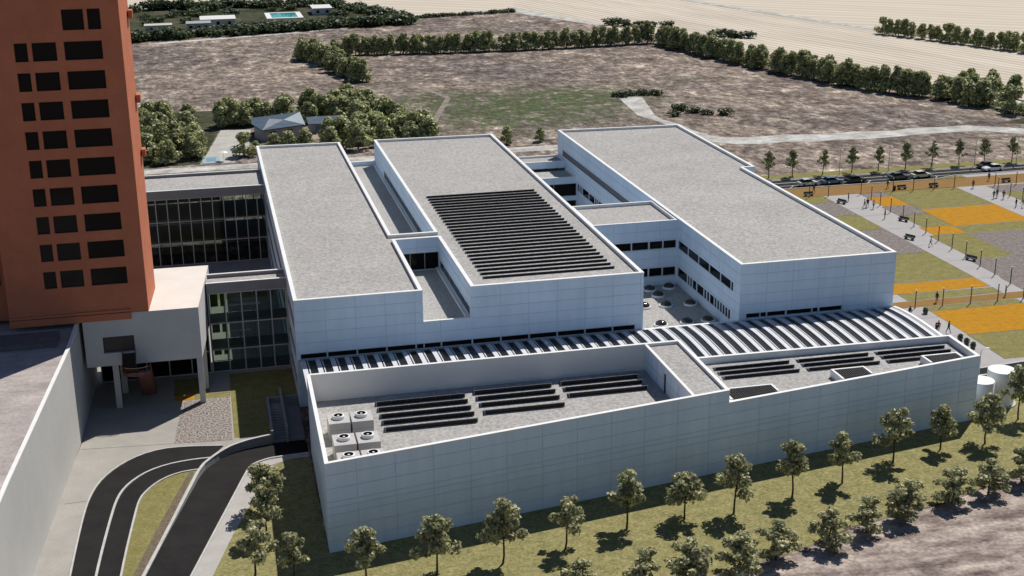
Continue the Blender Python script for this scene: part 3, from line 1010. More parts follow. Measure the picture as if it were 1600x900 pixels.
DM = bpy.data.materials.new("smoked_dome")
DM.use_nodes = True
_b = DM.node_tree.nodes["Principled BSDF"]
_b.inputs["Base Color"].default_value = (.035, .028, .025, 1)
_b.inputs["Roughness"].default_value = .12
_b.inputs["Specular IOR Level"].default_value = .5
proto = None
dl = ["dark dome skylight nearest the inner corner of the two window walls", "dark dome skylight half hidden behind the white block at the back of the courtyard",
      "dark dome skylight on the edge of shade, third back on the courtyard deck", "lone dark dome skylight in shade beside the long row of narrow windows",
      "dark dome skylight with a bright glint, in the middle of the courtyard deck", "dark dome skylight cut off by the white block corner",
      "dark dome skylight in full sun beside the striped canopy", "dark dome skylight between sun and shade beside the striped canopy", "dark dome skylight in shade beside the striped canopy, under the right-hand block"]
for (x, y), lb in zip(((65.0, 180.3), (61.9, 179.9), (62.2, 177.0), (65.4, 172.2), (61.8, 172.4), (58.6, 172.6), (58.4, 164.7), (62.2, 164.8), (65.3, 164.9)), dl):
    if proto is None:
        proto = thing("dome_skylight", lb, "skylight", (x, y, 3.9), 0, "dome skylights on the courtyard deck")
        M = MB(); M.lathe([(.98, 0), (.98, .22), (.93, .26), (.80, .26), (.80, .2)], COPING, n=28); part(M, "kerb_ring", proto)
        M = MB(); M.lathe([(.82, .22)] + [(.82 * cos(a), .22 + .58 * sin(a)) for a in [radians(q) for q in (12, 25, 38, 52, 66, 80, 89.9)]], DM, n=28); part(M, "dome", proto, True)
    else:
        dup(proto, (x, y, 3.9), 0, lb)

# ---- striped canopy between the office blocks and the wing
root = thing("striped_canopy", "long arched canopy of white beams and dark glazing in front of the office blocks", "canopy", (50, 150, 0))
BEAM = mat("canopy_beam", (.74, .76, .80), .5, (.68, .70, .74), .8)
CGL = mat("canopy_glass", (.018, .017, .017), .3, spec=.2)
def cz(y):
    """arched section: rises from the block wall, crowns and dips to the wing"""
    t = (157.75 - y) / (157.75 - 141.5)
    return 6.12 + .42 * sin(pi * min(1, max(0, t)) ** .8) - .12 * t
def span(x):
    return 141.5 if x > 54.0 else 144.0
x = 9.2
k = 0
M = MB()
segs = 9
bl = []
while x < 89.3:
    bl.append(x)
    x += 1.805
for i, x in enumerate(bl):
    y1 = span(x)
    y1b = span(x)
    B = MB()
    for (o0, o1, hh) in ((-.36, .22, .16), (.40, .52, .13)):
        for s in range(segs):
            ya, yb = 157.75 + (y1b - 157.75) * s / segs, 157.75 + (y1b - 157.75) * (s + 1) / segs
            za, zb = cz(ya), cz(yb)
            B.hexa([(x + o0, yb, zb - .25), (x + o1, yb, zb - .25), (x + o1, ya, za - .25), (x + o0, ya, za - .25),
                    (x + o0, yb, zb + hh), (x + o1, yb, zb + hh), (x + o1, ya, za + hh), (x + o0, ya, za + hh)], BEAM)
    B.build("beam", root, origin=(x, 150, 6.3))
    for s in range(segs):
        ya, yb = 157.75 + (y1 - 157.75) * s / segs, 157.75 + (y1 - 157.75) * (s + 1) / segs
        xe = min(x + 1.81, 89.35)
        M.face([(x, yb, cz(yb)), (xe, yb, cz(yb)), (xe, ya, cz(ya)), (x, ya, cz(ya))], CGL)
M.build("glazing", root)
M = MB()
for s in range(segs):
    ya, yb = 157.75 + (141.5 - 157.75) * s / segs, 157.75 + (141.5 - 157.75) * (s + 1) / segs
    M.hexa([(89.25, yb, cz(yb) - .5), (89.7, yb, cz(yb) - .5), (89.7, ya, cz(ya) - .5), (89.25, ya, cz(ya) - .5),
            (89.25, yb, cz(yb) + .2), (89.7, yb, cz(yb) + .2), (89.7, ya, cz(ya) + .2), (89.25, ya, cz(ya) + .2)], COPING)
M.build("edge_beam", root)
M = MB(); M.box(53.5, 157.3, 5.95, 66.8, 157.74, 6.34, COPING); M.build("edge_beam", root)
M = MB(); M.box(8.6, 157.5, 6.0, 53.4, 157.72, 6.27, FRAME); M.build("sill_beam", root)

# ---- service wing in front
WL = [(8.44, 119.73), (53.3, 127.5), (53.42, 143.85), (8.7, 143.85)]
WR = [(53.3, 127.5), (87.5, 133.42), (87.85, 140.85), (53.42, 141.4)]
HL, HR = 9.63, 8.19
zw = [1.25, 2.7, 4.1, 4.9, 5.5, 6.95, 8.4]
root = thing("service_wing", "long low white panelled wing with a slanting front wall and equipment on its sunken roof", "building", (48, 133, 0))
W = MB()
facade(W, WL[0], WL[1], 0, HL, [4.0 * k - .9 for k in range(1, 13)], zw, [], g=.03)
facade(W, WL[3], WL[0], 0, HL, [3.4 * k for k in range(1, 7)], zw, [], g=.03)
facade(W, WL[1], (53.4, 141.4), HR, HL, [], [], [])
facade(W, WL[2], WL[3], 0, HL, [4 * k for k in range(1, 12)], [], [])
facade(W, WR[0], WR[1], 0, HR, [4.0 * k for k in range(1, 9)], zw, [], g=.03)
facade(W, WR[1], WR[2], 0, HR, [3.7], zw, [], g=.03)
facade(W, WR[2], WR[3], 0, HR, [4 * k for k in range(1, 9)], [], [])
facade(W, (53.41, 141.4), WL[2], 5, HL, [], [], [])
W.build("wall", root)
M = MB()
cap_ring(M, WL, HL, .34, out=.05, h=.06, roof_z=6.4, m=mat("parapet_render", (1.0, .975, .93), .8, (.95, .925, .885), .3))
# split coping (bright) from plaster inner faces
M.build("parapet", root)
M = MB()
o, i = inset(WL, -.06), inset(WL, .36)
for q in range(4):
    j = (q + 1) % 4
    M.hexa([(*o[q], HL + .061), (*o[j], HL + .061), (*i[j], HL + .061), (*i[q], HL + .061), (*o[q], HL + .10), (*o[j], HL + .10), (*i[j], HL + .10), (*i[q], HL + .10)], COPING)
M.build("coping", root)
roof_sheet(WL, 6.4, root, w=.33)
M = MB()
M.hexa([(48.95, 127.1, 6.4), (52.9, 127.78, 6.4), (52.98, 143.45, 6.4), (48.95, 143.45, 6.4), (48.95, 127.1, 9.35), (52.9, 127.78, 9.35), (52.98, 143.45, 9.35), (48.95, 143.45, 9.35)], CLAD, skip=(0,), t=.99)
M.build("plant_room", root)
M = MB()
M.box(48.86, 127.1, 9.35, 49.2, 143.46, 9.69, COPING)
M.build("coping", root)
M = MB()
M.face([(49.2, 127.2, 9.36), (52.9, 127.84, 9.36), (52.97, 143.4, 9.36), (49.2, 143.4, 9.36)], GRAVEL)
M.build("roof", root)
M = MB()
for y in (142.2, 140.9, 138.9, 136.6, 134.2, 131.5):
    M.box(48.90, y, 6.42, 48.935, y + .05, 9.3, JOINT)
M.box(48.90, 129, 7.8, 48.93, 143.4, 7.84, JOINT)
M.build("joint_trim", root)
M = MB()
M.box(48.86, 135.9, 6.42, 48.94, 136.25, 8.7, BLACK)  # black strip painted for a dark recessed slit, not a real door
M.build("door_or_slit", root)
M = MB()
cap_ring(M, WR, HR, .38, out=.05, h=.07, roof_z=7.42)
M.build("parapet", root)
roof_sheet(WR, 7.42, root, w=.37)

# roof hatches with grilles along the slanting front
GRILLE = mat("grille_backing", (.02, .018, .017), .8)
def wy(x):
    return 127.5 + (x - 53.3) * (133.42 - 127.5) / (87.5 - 53.3)
hl = ["largest dark roof grille with white kerb, next to the raised step of the wing", "dark roof grille with white kerb in the middle of the lower wing roof", "dark roof grille with white kerb nearest the right end of the wing"]
for (x0, x1, y1), lb in zip(((53.75, 59.95, 131.2), (68.3, 72.5, 133.6), (80.6, 85.3, 135.0)), hl):
    t = thing("roof_grille", lb, "roof hatch", ((x0 + x1) / 2, y1 - 1.5, 7.42), 0, "grilles along the wing roof edge")
    a, b = wy(x0) + .45, wy(x1) + .45
    M = MB()
    zt = 8.36
    w = .25
    M.hexa([(x0, a, 7.2), (x0 + w, a, 7.2), (x0 + w, y1, 7.2), (x0, y1, 7.2), (x0, a, zt), (x0 + w, a, zt), (x0 + w, y1, zt), (x0, y1, zt)], COPING)
    M.hexa([(x1 - w, b, 7.2), (x1, b, 7.2), (x1, y1, 7.2), (x1 - w, y1, 7.2), (x1 - w, b, zt), (x1, b, zt), (x1, y1, zt), (x1 - w, y1, zt)], COPING)
    M.box(x0 + w, y1 - w, 7.2, x1 - w, y1, zt, COPING)
    M.build("kerb", t)
    M = MB()
    M.face([(x0 + w, a, 8.0), (x1 - w, b, 8.0), (x1 - w, y1 - w, 8.0), (x0 + w, y1 - w, 8.0)], GRILLE)
    n = int((x1 - x0 - 2 * w) / .28)
    for q in range(n):
        xx = x0 + w + .1 + q * .28
        M.box(xx, wy(xx) + .46, 8.12, xx + .07, y1 - w, 8.31, DARKST)
    for q in range(3):
        f = (q + 1) / 4
        ya, yb = a + (y1 - w - a) * f, b + (y1 - w - b) * f
        M.bar((x0 + w, ya, 8.2), (x1 - w, yb, 8.2), .06, DARKST, .1)
    M.build("grille", t)

# ---- near glazed link between the orange tower and the office block
def glazed(root, P, Q, z0, z1, us, zs, fw=.12, depth=.05, name="curtain_wall"):
    return window(P, Q, .02, (Vector(Q) - Vector(P)).length - .02, z0, z1, root, depth=depth, fw=fw, divs=us, zdivs=zs, glass=CGLASS, name=name, frame=FRAME)
GREENW = mat("green_interior_panel", (.25, .30, .08), .8, (.2, .25, .07), .6)
OCHW = mat("wooden_interior_panel", (.25, .14, .05), .7, (.2, .1, .04), .6)
INTF = mat("interior_floor", (.3, .29, .27), .8)
def link(nm, lb, x0, x1, y0, y1, zt, us, zs, zhead, fl, panels):
    root = thing(nm, lb, "building", ((x0 + x1) / 2, (y0 + y1) / 2, 0))
    M = MB(); M.box(x0, y0, zhead, x1, y0 + .25, zt, SOFFIT); M.build("fascia", root)
    M = MB(); M.box(x0, y1 - .25, zhead, x1, y1, zt, SOFFIT); M.build("fascia", root)
    glazed(root, (x1, y1), (x0, y1), .05, zhead, us, zs)
    M = MB(); M.box(x0, y0 + .25, 0.02, x0 + .2, y1 - .25, zt, SOFFIT); M.build("wall", root)
    M = MB()
    M.box(x0 - .03, y0 - .05, zt, x1, y0 + .3, zt + .07, COPING)
    M.box(x0 - .03, y1 - .3, zt, x1, y1 + .05, zt + .07, COPING)
    M.build("coping", root)
    M = MB()
    M.face([(x0 + .2, y0 + .25, zt - .45), (x1, y0 + .25, zt - .45), (x1, y1 - .25, zt - .45), (x0 + .2, y1 - .25, zt - .45)], GRAVEL)
    M.build("roof", root)
    glazed(root, (x0, y0), (x1, y0), .05, zhead, us, zs)
    M = MB()
    for z in fl:
        M.box(x0 + .2, y0 + .9, z - .3, x1 - .02, y1 - .26, z, INTF)
    M.build("floor_slab", root)
    M = MB()
    for (a, b, c, d, mm) in panels:
        M.box(a, y1 - 1.2, c, b, y1 - 1.1, d, mm)
    M.build("interior_panel", root)
    return root
link("glazed_link", "short glass fronted link beside the white entrance block, five panes wide", -1.95, 8.42, 172.4, 176.6, 12.5,
     [2.3, 4.4, 6.4, 8.25], [3.2, 6.9], 11.15, (3.3, 7.0),
     [(-1.6, -.6, 8.3, 10.7, GREENW), (-.3, .4, 8.3, 10.7, GREENW), (-1.6, -.6, 4.6, 6.5, GREENW), (-.3, .4, 4.6, 6.5, GREENW), (-1.6, -.6, 1.4, 2.8, GREENW), (-.3, .4, 1.4, 2.8, GREENW), (.8, 5, 8.2, 8.5, COPING), (.8, 3.5, 4.5, 4.8, COPING)])
link("glazed_link", "long dark glass fronted link behind the orange tower with a gravel roof", -26, 8.45, 224.4, 236.7, 13.0,
     [1.6 + 1.85 * k for k in range(18)], [3.95, 7.6], 11.6, (4.1, 7.8),
     [(-12, 1, 8.2, 11, OCHW), (-12, 1.5, 4.4, 7.3, OCHW), (-10, .5, 1, 2.6, INTF), (2, 3.4, 9, 10.6, GREENW), (-3, 0, 8.6, 9.6, GREENW), (-2, 1, 5, 5.8, GREENW)])

# ---- white entrance block on columns
PV = [(-16.84, 162.0), (-2.98, 162.0), (-1.5, 179.9), (-16.2, 180.2)]
root = thing("entrance_block", "white windowless block raised on square columns under the orange tower", "building", (-9.5, 171, 0))
W = MB()
opE = [(2.16, 5.89, 7.78, 9.9)]
facade(W, PV[0], PV[1], 6.13, 12.83, [], [], opE, m=PLASTER, depth=.5)
for q in range(1, 4):
    facade(W, PV[q], PV[(q + 1) % 4], 6.13, 12.83, [], [], [], m=PLASTER)
W.face([(*p, 6.13) for p in reversed(PV)], PLASTER)
W.build("wall", root)
M = MB(); M.face([(*p, 12.83) for p in PV], mat("cream_roof_membrane", (.69, .64, .585), .8, (.63, .585, .535), .3)); M.build("roof", root)
window(PV[0], PV[1], *opE[0], root, depth=.48, divs=(), name="doorway", glass=mat("brown_door", (.10, .08, .07), .6), frame=DARKST)
for (x, y) in ((-3.35, 162.55), (-2.9, 167.3), (-13.6, 163.4), (-13.1, 168.3), (-12.9, 174.5)):
    M = MB(); M.box(x - .36, y - .36, 0.02, x + .36, y + .36, 6.13, PLASTER); M.build("column", root, origin=(x, y, 0))
window((-16.3, 172.45), (-2.0, 172.45), .05, 14.2, .05, 6.1, root, depth=0, fw=.12, divs=(3, 5.9, 8.8, 11.7), zdivs=(3.1,), name="glazing")

# rust stair from its doorway
root = thing("metal_stair", "rust red steel stair descending from the doorway of the raised white block", "stairs", (-11.3, 161, 0))
def flight(nm, xa, xb, p0, p1, n, tm=DARKST):
    M = MB()
    (y0, z0), (y1, z1) = p0, p1
    for k in range(n):
        ya, za = y0 + (y1 - y0) * (k + .5) / n, z0 + (z1 - z0) * (k + .5) / n
        M.box(xa, min(ya - .13, ya + .13), za - .03, xb, max(ya - .13, ya + .13), za + .03, tm)
        M.box(xa, max(ya, ya) - .015, za - .2, xb, ya + .015, za - .03, tm)
    for xx in (xa, xb):
        M.bar((xx, y0, z0 - .05), (xx, y1, z1 - .05), .08, RUST, .34)
    M.build(nm, root)
    for xx in (xa, xb):
        M = MB()
        M.bar((xx, y0, z0 + .95), (xx, y1, z1 + .95), .06, RUST)
        for k in range(int(n / 1) + 1):
            f = k / n
            yy, zz = y0 + (y1 - y0) * f, z0 + (z1 - z0) * f
            M.bar((xx, yy, zz - .05), (xx, yy, zz + .95), .035, RUST)
        M.build("handrail", root)
flight("flight", -12.5, -10.95, (161.9, 7.7), (159.6, 6.0), 9)
flight("flight", -10.9, -9.2, (160.0, 5.9), (167.0, .05), 26, RUST)
M = MB()
lp = [(-12.55, 159.6), (-12.4, 158.9), (-11.8, 158.35), (-10.9, 158.15), (-10.0, 158.3), (-9.3, 158.8), (-9.15, 160.0), (-10.9, 160.0), (-10.95, 159.6)]
M.prism(lp, 5.82, 5.95, RUST, mtop=DARKST)
M.build("landing", root)
M = MB()
for a, b in zip(lp[:6], lp[1:7]):
    M.bar((*a, 6.9), (*b, 6.9), .06, RUST)
    M.bar((*a, 6.1), (*b, 6.1), .05, RUST, .3)
    for f in (0, .33, .66):
        xx, yy = a[0] + (b[0] - a[0]) * f, a[1] + (b[1] - a[1]) * f
        M.bar((xx, yy, 5.95), (xx, yy, 6.9), .035, RUST)
M.build("handrail", root)

# ---- orange tower
TP = [(-25.1, 162.0), (-8.9, 162.0), (-8.3, 171.3), (-24.9, 171.3)]
root = thing("tower", "tall orange rendered tower with rows of unequal black windows rising over the white entrance block", "building", (-17, 167, 12.8))
W = MB()
ops = []
for k in range(9):
    z0 = 16.62 + 3.395 * k
    for (xa, xb) in ((-20.64, -19.2), (-18.72, -16.05), (-15.2, -11.0)):
        sh = .03 * k
        ops.append((xa - sh * .5 + 25.1, xb - sh * .5 + 25.1, z0, z0 + 2.13))
z0 = 16.62 + 3.395 * 9
ops += [(-15.25 + 25.1, -12.85 + 25.1, z0, z0 + 2.35), (-12.45 + 25.1, -11.0 + 25.1, z0, z0 + 2.35)]
facade(W, TP[0], TP[1], 12.86, 55.0, [], [], ops, m=ORANGE_WALL, depth=.35)
for q in range(1, 4):
    facade(W, TP[q], TP[(q + 1) % 4], 12.86, 55.0, [], [], [], m=ORANGE_WALL)
W.face([(*p, 55.0) for p in TP], GRAVEL)
W.box(-25.12, 161.75, 12.1, -11.0, 161.99, 12.95, ORANGE_WALL)
W.box(-25.12, 161.8, 13.05, -11.0, 161.99, 13.35, ORANGE_WALL)
W.build("wall", root)
M = MB()
cap_ring(M, TP, 55, .3, m=ORANGE_WALL, roof_z=55)
M.build("parapet", root)
for a in ops:
    window(TP[0], TP[1], *a, root, depth=.3, fw=.06, frame=BLACK)
M = MB()
M.prism([(-34, 165), (-25.3, 165), (-25.1, 174), (-34, 174)], 12.1, 50, ORANGE_WALL)
M.build("side_wing", root)
TW2 = ((-34, 164.99), (-25.3, 164.99))
for k in range(9):
    for (a, b) in ((1.5, 4), (5.2, 8.0)):
        window(TW2[0], TW2[1], a, b, 16.62 + 3.395 * k, 18.75 + 3.395 * k, root, depth=-.03, fw=.06, frame=BLACK)
for k in (4, 6, 9):
    M = MB()
    z = 16.9 + 3.395 * k
    M.box(-8.28, 169.4, z, -7.8, 171.0, z + .95, ORANGE_WALL)
    M.build("balcony", root)

# ---- neighbouring flat building at the left edge
NP = [(-70, 100), (-21.35, 100), (-20.25, 118), (-17.6, 153.3), (-16.9, 174), (-70, 176)]
root = thing("neighbouring_building", "plain pale building at the left edge with a rough flat roof below the tower", "building", (-40, 140, 0))
W = MB()
for q in range(len(NP)):
    facade(W, NP[q], NP[(q + 1) % len(NP)], 0, 12.0, [], [], [], m=mat("pale_render", (.60, .59, .565), .85, (.54, .53, .51), .12, fine=(3, .04)))
W.build("wall", root)
M = MB()
cap_ring(M, NP, 12.0, .38, out=.03, h=.05, roof_z=11.55)
M.build("parapet", root)
roof_sheet(NP, 11.55, root, m=mat("weathered_roof", (.53, .475, .45), .95, (.34, .30, .285), .35, detail=8, fine=(2.5, .15), stretch=(.5, 1, 1)), w=.37)
M = MB()
M.box(-32, 155.2, 11.56, -19.3, 159.6, 12.1, mat("roof_felt", (.2, .17, .17), .9, (.15, .13, .13), .8))
M.build("roof_plinth", root)

# ================================================================== ROOF EQUIPMENT
def solar_row(L, label, loc, group, tilt=20, w=0.85, zl=.06):
    """tilted row of modules facing the sun (+y): high edge at the front, dark backs to the viewer"""
    t = thing("solar_row", label, "solar panels", loc, 0, group)
    M = MB()
    c, s = cos(radians(tilt)), sin(radians(tilt))
    n = max(2, round(L / 1.68))
    mw = L / n
    zh = zl + w * s
    for k in range(n):
        x0, x1 = k * mw + .012, (k + 1) * mw - .012
        p = [(x0, 0, zh - .03), (x1, 0, zh - .03), (x1, w * c, zl - .03), (x0, w * c, zl - .03),
             (x0, 0, zh + .012), (x1, 0, zh + .012), (x1, w * c, zl + .012), (x0, w * c, zl + .012)]
        M.hexa(p, SOLAR)
        M.face([(x0, .05, .01), (x1, .05, .01), (x1, .03, zh - .035), (x0, .03, zh - .035)], BLACK)  # black sheet stands in for the shade under the raised edge
    part(M, "modules", t)
    M = MB()
    M.box(0, -.025, zh - .01, L, -.003, zh + .02, ALU)
    part(M, "rail", t)
    for x in (0.0, L):
        M = MB()
        M.bar((x, .04, 0.03), (x, w * c + .1, 0.03), .05, ALU)
        M.bar((x, .04, 0.03), (x, .04, zh), .05, ALU)
        M.bar((x, .04, zh), (x, w * c + .1, 0.03), .04, ALU)
        part(M, "support", t)
    return t
proto = None
for k in range(27):
    y = 206.6 - 1.69 * k - .9
    lb = "long dark solar panel row, %s from the far end of the big middle roof array" % nth(k + 1)
    if k == 0:
        lb = "long dark solar panel row at the far end of the big middle roof array"
    if k == 26:
        lb = "long dark solar panel row at the near end of the big middle roof array"
    loc = (33.1, y, 13.62)
    if proto is None:
        proto = solar_row(17.6, lb, loc, "solar panel rows on the middle roof", tilt=20, w=.80, zl=.05)
    else:
        dup(proto, loc, 0, lb)
side = ["left-hand", "middle", "right-hand"]
for ci, (x0, x1, ys) in enumerate(((16.1, 26.3, (141.5, 139.8, 137.9, 136.1, 134.2)), (27.5, 36.7, (142.0, 140.2, 138.3, 136.1)), (37.9, 47.3, (142.2, 140.4, 138.5)))):
    pr = None
    for k, y in enumerate(ys):
        lb = "short solar row, %s from the back wall, %s bank of the sunken wing roof" % (nth(k + 1), side[ci])
        loc = (x0 + .18 * k * 0, y - 1.0, 6.4)
        if pr is None:
            pr = solar_row(x1 - x0, lb, loc, "solar panel rows on the sunken wing roof", tilt=22, w=1.15, zl=.09)
        else:
            dup(pr, loc, 0, lb)
for ci, (x0, x1) in enumerate(((56.1, 65.5), (66.7, 75.8), (77.0, 86.0))):
    pr = None
    for k in range(3):
        lb = "short solar row, %s from the canopy, %s bank of the lower wing roof" % (nth(k + 1), side[ci])
        loc = (x0, 138.75 - 1.45 * k, 7.42)
        if pr is None:
            pr = solar_row(x1 - x0, lb, loc, "solar panel rows on the lower wing roof", tilt=21, w=.9, zl=.08)
        else:
            dup(pr, loc, 0, lb)

ACW = mat("air_unit_casing", (.56, .55, .54), .6, (.5, .49, .48), .6)
proto = None
for r, y in enumerate((131.9, 126.3, 121.8)):
    for c, x in enumerate((9.95, 12.42)):
        lb = "grey air unit with white fan ring, %s of the %s pair on the wing roof" % (("left", "right")[c], ("back", "middle", "front")[r])
        if proto is None:
            proto = thing("air_conditioner", lb, "air conditioner", (x, y, 6.4), 0, "air units on the sunken wing roof")
            M = MB(); M.box(.02, 0, .1, 2.3, 2.8, 1.28, ACW); M.box(.02, 0, 1.31, 2.3, 2.8, 2.1, ACW); M.box(.06, .04, 1.2, 2.26, 2.76, 1.5, DARKST); M.box(.1, .1, 0, 2.2, 2.7, .12, DARKST)
            part(M, "casing", proto)
            M = MB()
            M.lathe([(.62, 0), (.66, .1), (.66, .28), (.62, .36), (.55, .38), (.49, .36)], COPING, (1.15, 1.45, 2.1), n=24)
            M.lathe([(.49, .36), (.45, .3), (.43, .05)], BLACK, (1.15, 1.45, 2.1), n=24)
            part(M, "fan_ring", proto, True)
            M = MB()
            M.lathe([(.43, .06), (.001, .06)], BLACK, (1.15, 1.45, 2.1), n=24)
            for k in range(5):
                a = 2 * pi * k / 5
                M.bar((1.15 + .1 * cos(a), 1.45 + .1 * sin(a), 2.21), (1.15 + .4 * cos(a), 1.45 + .4 * sin(a), 2.21), .13, GRILLE, .02)
            M.lathe([(.13, .06), (.13, .3), (.09, .33), (.001, .34)], COPING, (1.15, 1.45, 2.1), n=14)
            part(M, "fan", proto)
        else:
            dup(proto, (x, y, 6.4), 0, lb)

# water tanks beside the wing
proto = None
for (x, y, r, h, lb) in ((93.4, 137.4, 1.72, 4.4, "tall white cylindrical tank standing clear beside the service road"), (89.8, 136.0, 1.55, 3.9, "shorter white cylindrical tank half hidden behind the wing corner")):
    t = thing("storage_tank", lb, "tank", (x, y, 0), 0, "white tanks beside the wing")
    M = MB(); M.lathe([(r, .12), (r, h - .05), (r - .05, h)], COPING, n=40); part(M, "shell", t, True)
    M = MB(); M.lathe([(r - .05, h), (r * .6, h + .05), (.001, h + .08)], COPING, n=40); part(M, "lid", t)
    M = MB(); M.lathe([(r + .3, -.1), (r + .3, .12), (.001, .13)], KERB, n=40); part(M, "plinth", t)

# ================================================================== TREES
def leaf_cloud(M, r, centers, nl, size, m, ymin=None):
    """small leaf quads spread through clump volumes; brightness differs per leaf and per clump"""
    for (c, rad, n) in centers:
        ct = r.uniform(.8, 1.2)
        for _ in range(int(n * nl)):
            v = Vector((r.gauss(0, 1), r.gauss(0, 1), r.gauss(0, 1)))
            if v.length < 1e-3:
                continue
            v.normalize()
            q = r.random() ** .45
            p = Vector(c) + Vector((v.x * rad[0], v.y * rad[1], v.z * rad[2])) * q
            nrm = (v + Vector((r.uniform(-.9, .9), r.uniform(-.9, .9), r.uniform(-.5, 1.1)))).normalized()
            a = nrm.orthogonal().normalized()
            a.rotate(Matrix.Rotation(r.uniform(0, 6.28), 3, nrm))
            b = nrm.cross(a)
            s = size * r.uniform(.6, 1.35)
            k = .45 * s
            t = ct * r.uniform(.55, 1.5)
            if r.random() < .12:
                t *= 1.7
            M.face([p - a * s * .6, p + b * k, p + a * s * .6, p - b * k], m, t)

def young_tree_parts(seed, h=5.9, spread=1.35, leaves=1.0, m=None, size=.25, low=.36):
    r = random.Random(seed)
    T = MB()
    lean = Vector((r.uniform(-.25, .25), r.uniform(-.2, .2), 0))
    zc = h * low
    k1 = Vector((lean.x * .3 + r.uniform(-.12, .12), lean.y * .3, h * .13))
    k2 = Vector((lean.x * .6, lean.y * .6, h * .4))
    top = Vector((lean.x, lean.y, h * .88))
    T.tube([(0, 0, -.1), tuple(k1), tuple(k2), tuple((k2 + top) / 2 + Vector((r.uniform(-.1, .1), r.uniform(-.1, .1), 0))), tuple(top)], [.12, .10, .08, .05, .02], BARK, 8)
    cl = []
    nb = r.randint(9, 13)
    for k in range(nb):
        f = k / (nb - 1)
        z = h * (low + .02 + (.46 if low > .2 else .62) * f)
        a = k * 2.4 + r.uniform(-.6, .6)
        L = spread * ((1.0 - .62 * f) if low > .2 else (.42 + .5 * sin(pi * (.2 + .7 * f)))) * r.uniform(.65, 1.2)
        base = Vector((lean.x * (z / h), lean.y * (z / h), z - h * .07))
        tip = Vector((base.x + cos(a) * L, base.y + sin(a) * L, z + h * .06 + r.uniform(-.15, .3)))
        T.tube([tuple(base), tuple((base + tip) / 2 + Vector((0, 0, -.06))), tuple(tip)], [.035, .025, .01], BARK, 5, cap=False)
        rr = spread * r.uniform(.30, .50) * (1 - .2 * f)
        cl.append((tip, (rr, rr, rr * .82), 100))
        mid = base.lerp(tip, .45) + Vector((0, 0, .15))
        cl.append((mid, (rr * .8, rr * .8, rr * .75), 60))
    cl.append((top + Vector((0, 0, h * .03)), (spread * .36, spread * .36, h * .10), 110))
    cl.append((Vector((lean.x, lean.y, h * .62)), (spread * .5, spread * .5, h * .16), 110))
    C = MB()
    leaf_cloud(C, r, cl, leaves, size, m or LEAF)
    return T, C

def make_tree(name, label, cat, seed, group=None, **kw):
    t = thing(name, label, cat, (0, 0, 0), 0, group)
    T, C = young_tree_parts(seed, **kw)
    part(T, "trunk", t, True)
    part(C, "crown", t)
    return t

def hedge_tree(seed, label, h=6.6, w=2.1, m=None, group=None, leaves=1.0, size=.42, name="field_tree"):
    r = random.Random(seed)
    t = thing(name, label, "tree", (0, 0, 0), 0, group)
    T = MB()
    T.tube([(0, 0, -.1), (r.uniform(-.1, .1), r.uniform(-.1, .1), h * .3), (r.uniform(-.25, .25), r.uniform(-.25, .25), h * .78)], [.16, .12, .03], BARK, 6)
    cl = []
    for k in range(r.randint(12, 16)):
        f = r.random()
        z = h * (.17 + .66 * f)
        a = r.uniform(0, 6.28)
        L = w * (1.0 - .7 * f) * r.uniform(.3, .8)
        rr = w * r.uniform(.34, .52) * (1 - .3 * f)
        cl.append((Vector((cos(a) * L, sin(a) * L, z)), (rr, rr, rr * .9), 52))
        if k < 5:
            T.tube([(0, 0, z * .75), (cos(a) * L, sin(a) * L, z)], [.05, .015], BARK, 4, cap=False)
    cl.append((Vector((r.uniform(-.3, .3), r.uniform(-.3, .3), h * .86)), (w * .34, w * .34, h * .13), 60))
    part(T, "trunk", t, True)
    C = MB()
    leaf_cloud(C, r, cl, leaves, size, m or LEAF2)
    part(C, "crown", t)
    return t

class Pool:
    """first use moves the built tree itself, later uses copy it"""
    def __init__(self, protos):
        self.p = protos
        self.used = [False] * len(protos)
    def put(self, i, loc, rz, label, group, scale):
        if not self.used[i]:
            self.used[i] = True
            o = self.p[i]
            o.location = loc; o.rotation_euler = (0, 0, rz); o.scale = scale
            o["label"] = label; o["group"] = group
            return o
        return dup(self.p[i], loc, rz, label, group, scale)
tr = random.Random(21)
near = Pool([make_tree("lawn_tree", "x", "tree", 100 + k, h=6.2 + .5 * ((k * 7) % 5 - 2) / 2, spread=1.85 + .12 * ((k * 3) % 4 - 1.5), leaves=1.0, size=.32) for k in range(10)])
r1 = [(11.3, 113.8), (18.0, 113.0), (24.6, 113.5), (31.3, 114.9), (38.4, 117.2), (44.9, 117.9), (50.3, 117.8), (57.7, 119.7), (64.4, 121.5), (72.3, 124.9), (79.2, 126.7), (85.0, 126.8), (92.7, 132.1)]
for k, (x, y) in enumerate(r1):
    s = tr.uniform(.93, 1.06)
    if k == 12: lb = "young lawn tree beyond the white tanks, last of the row along the wing"
    elif k == 0: lb = "young lawn tree nearest the wing's front corner, first of the row along the wing"
    else: lb = "young tree on the lawn, %s from the left in the row along the white wing" % nth(k + 1)
    near.put(k % 10, (x, y, 0), tr.uniform(0, 6.28), lb, "young trees along the wing", (s, s, s * tr.uniform(.96, 1.05)))
bushy = Pool([make_tree("lawn_tree", "x", "tree", 160 + k, h=5.3, spread=1.9, leaves=1.05, size=.32, low=.10) for k in range(5)])
r2 = [(30.2, 105.6), (36.6, 106.0), (40.9, 105.6), (46.0, 105.9), (50.6, 107.7), (56.8, 108.9), (61.7, 110.6), (66.9, 112.4), (73.4, 114.3), (78.3, 115.3), (83.4, 117.0)]
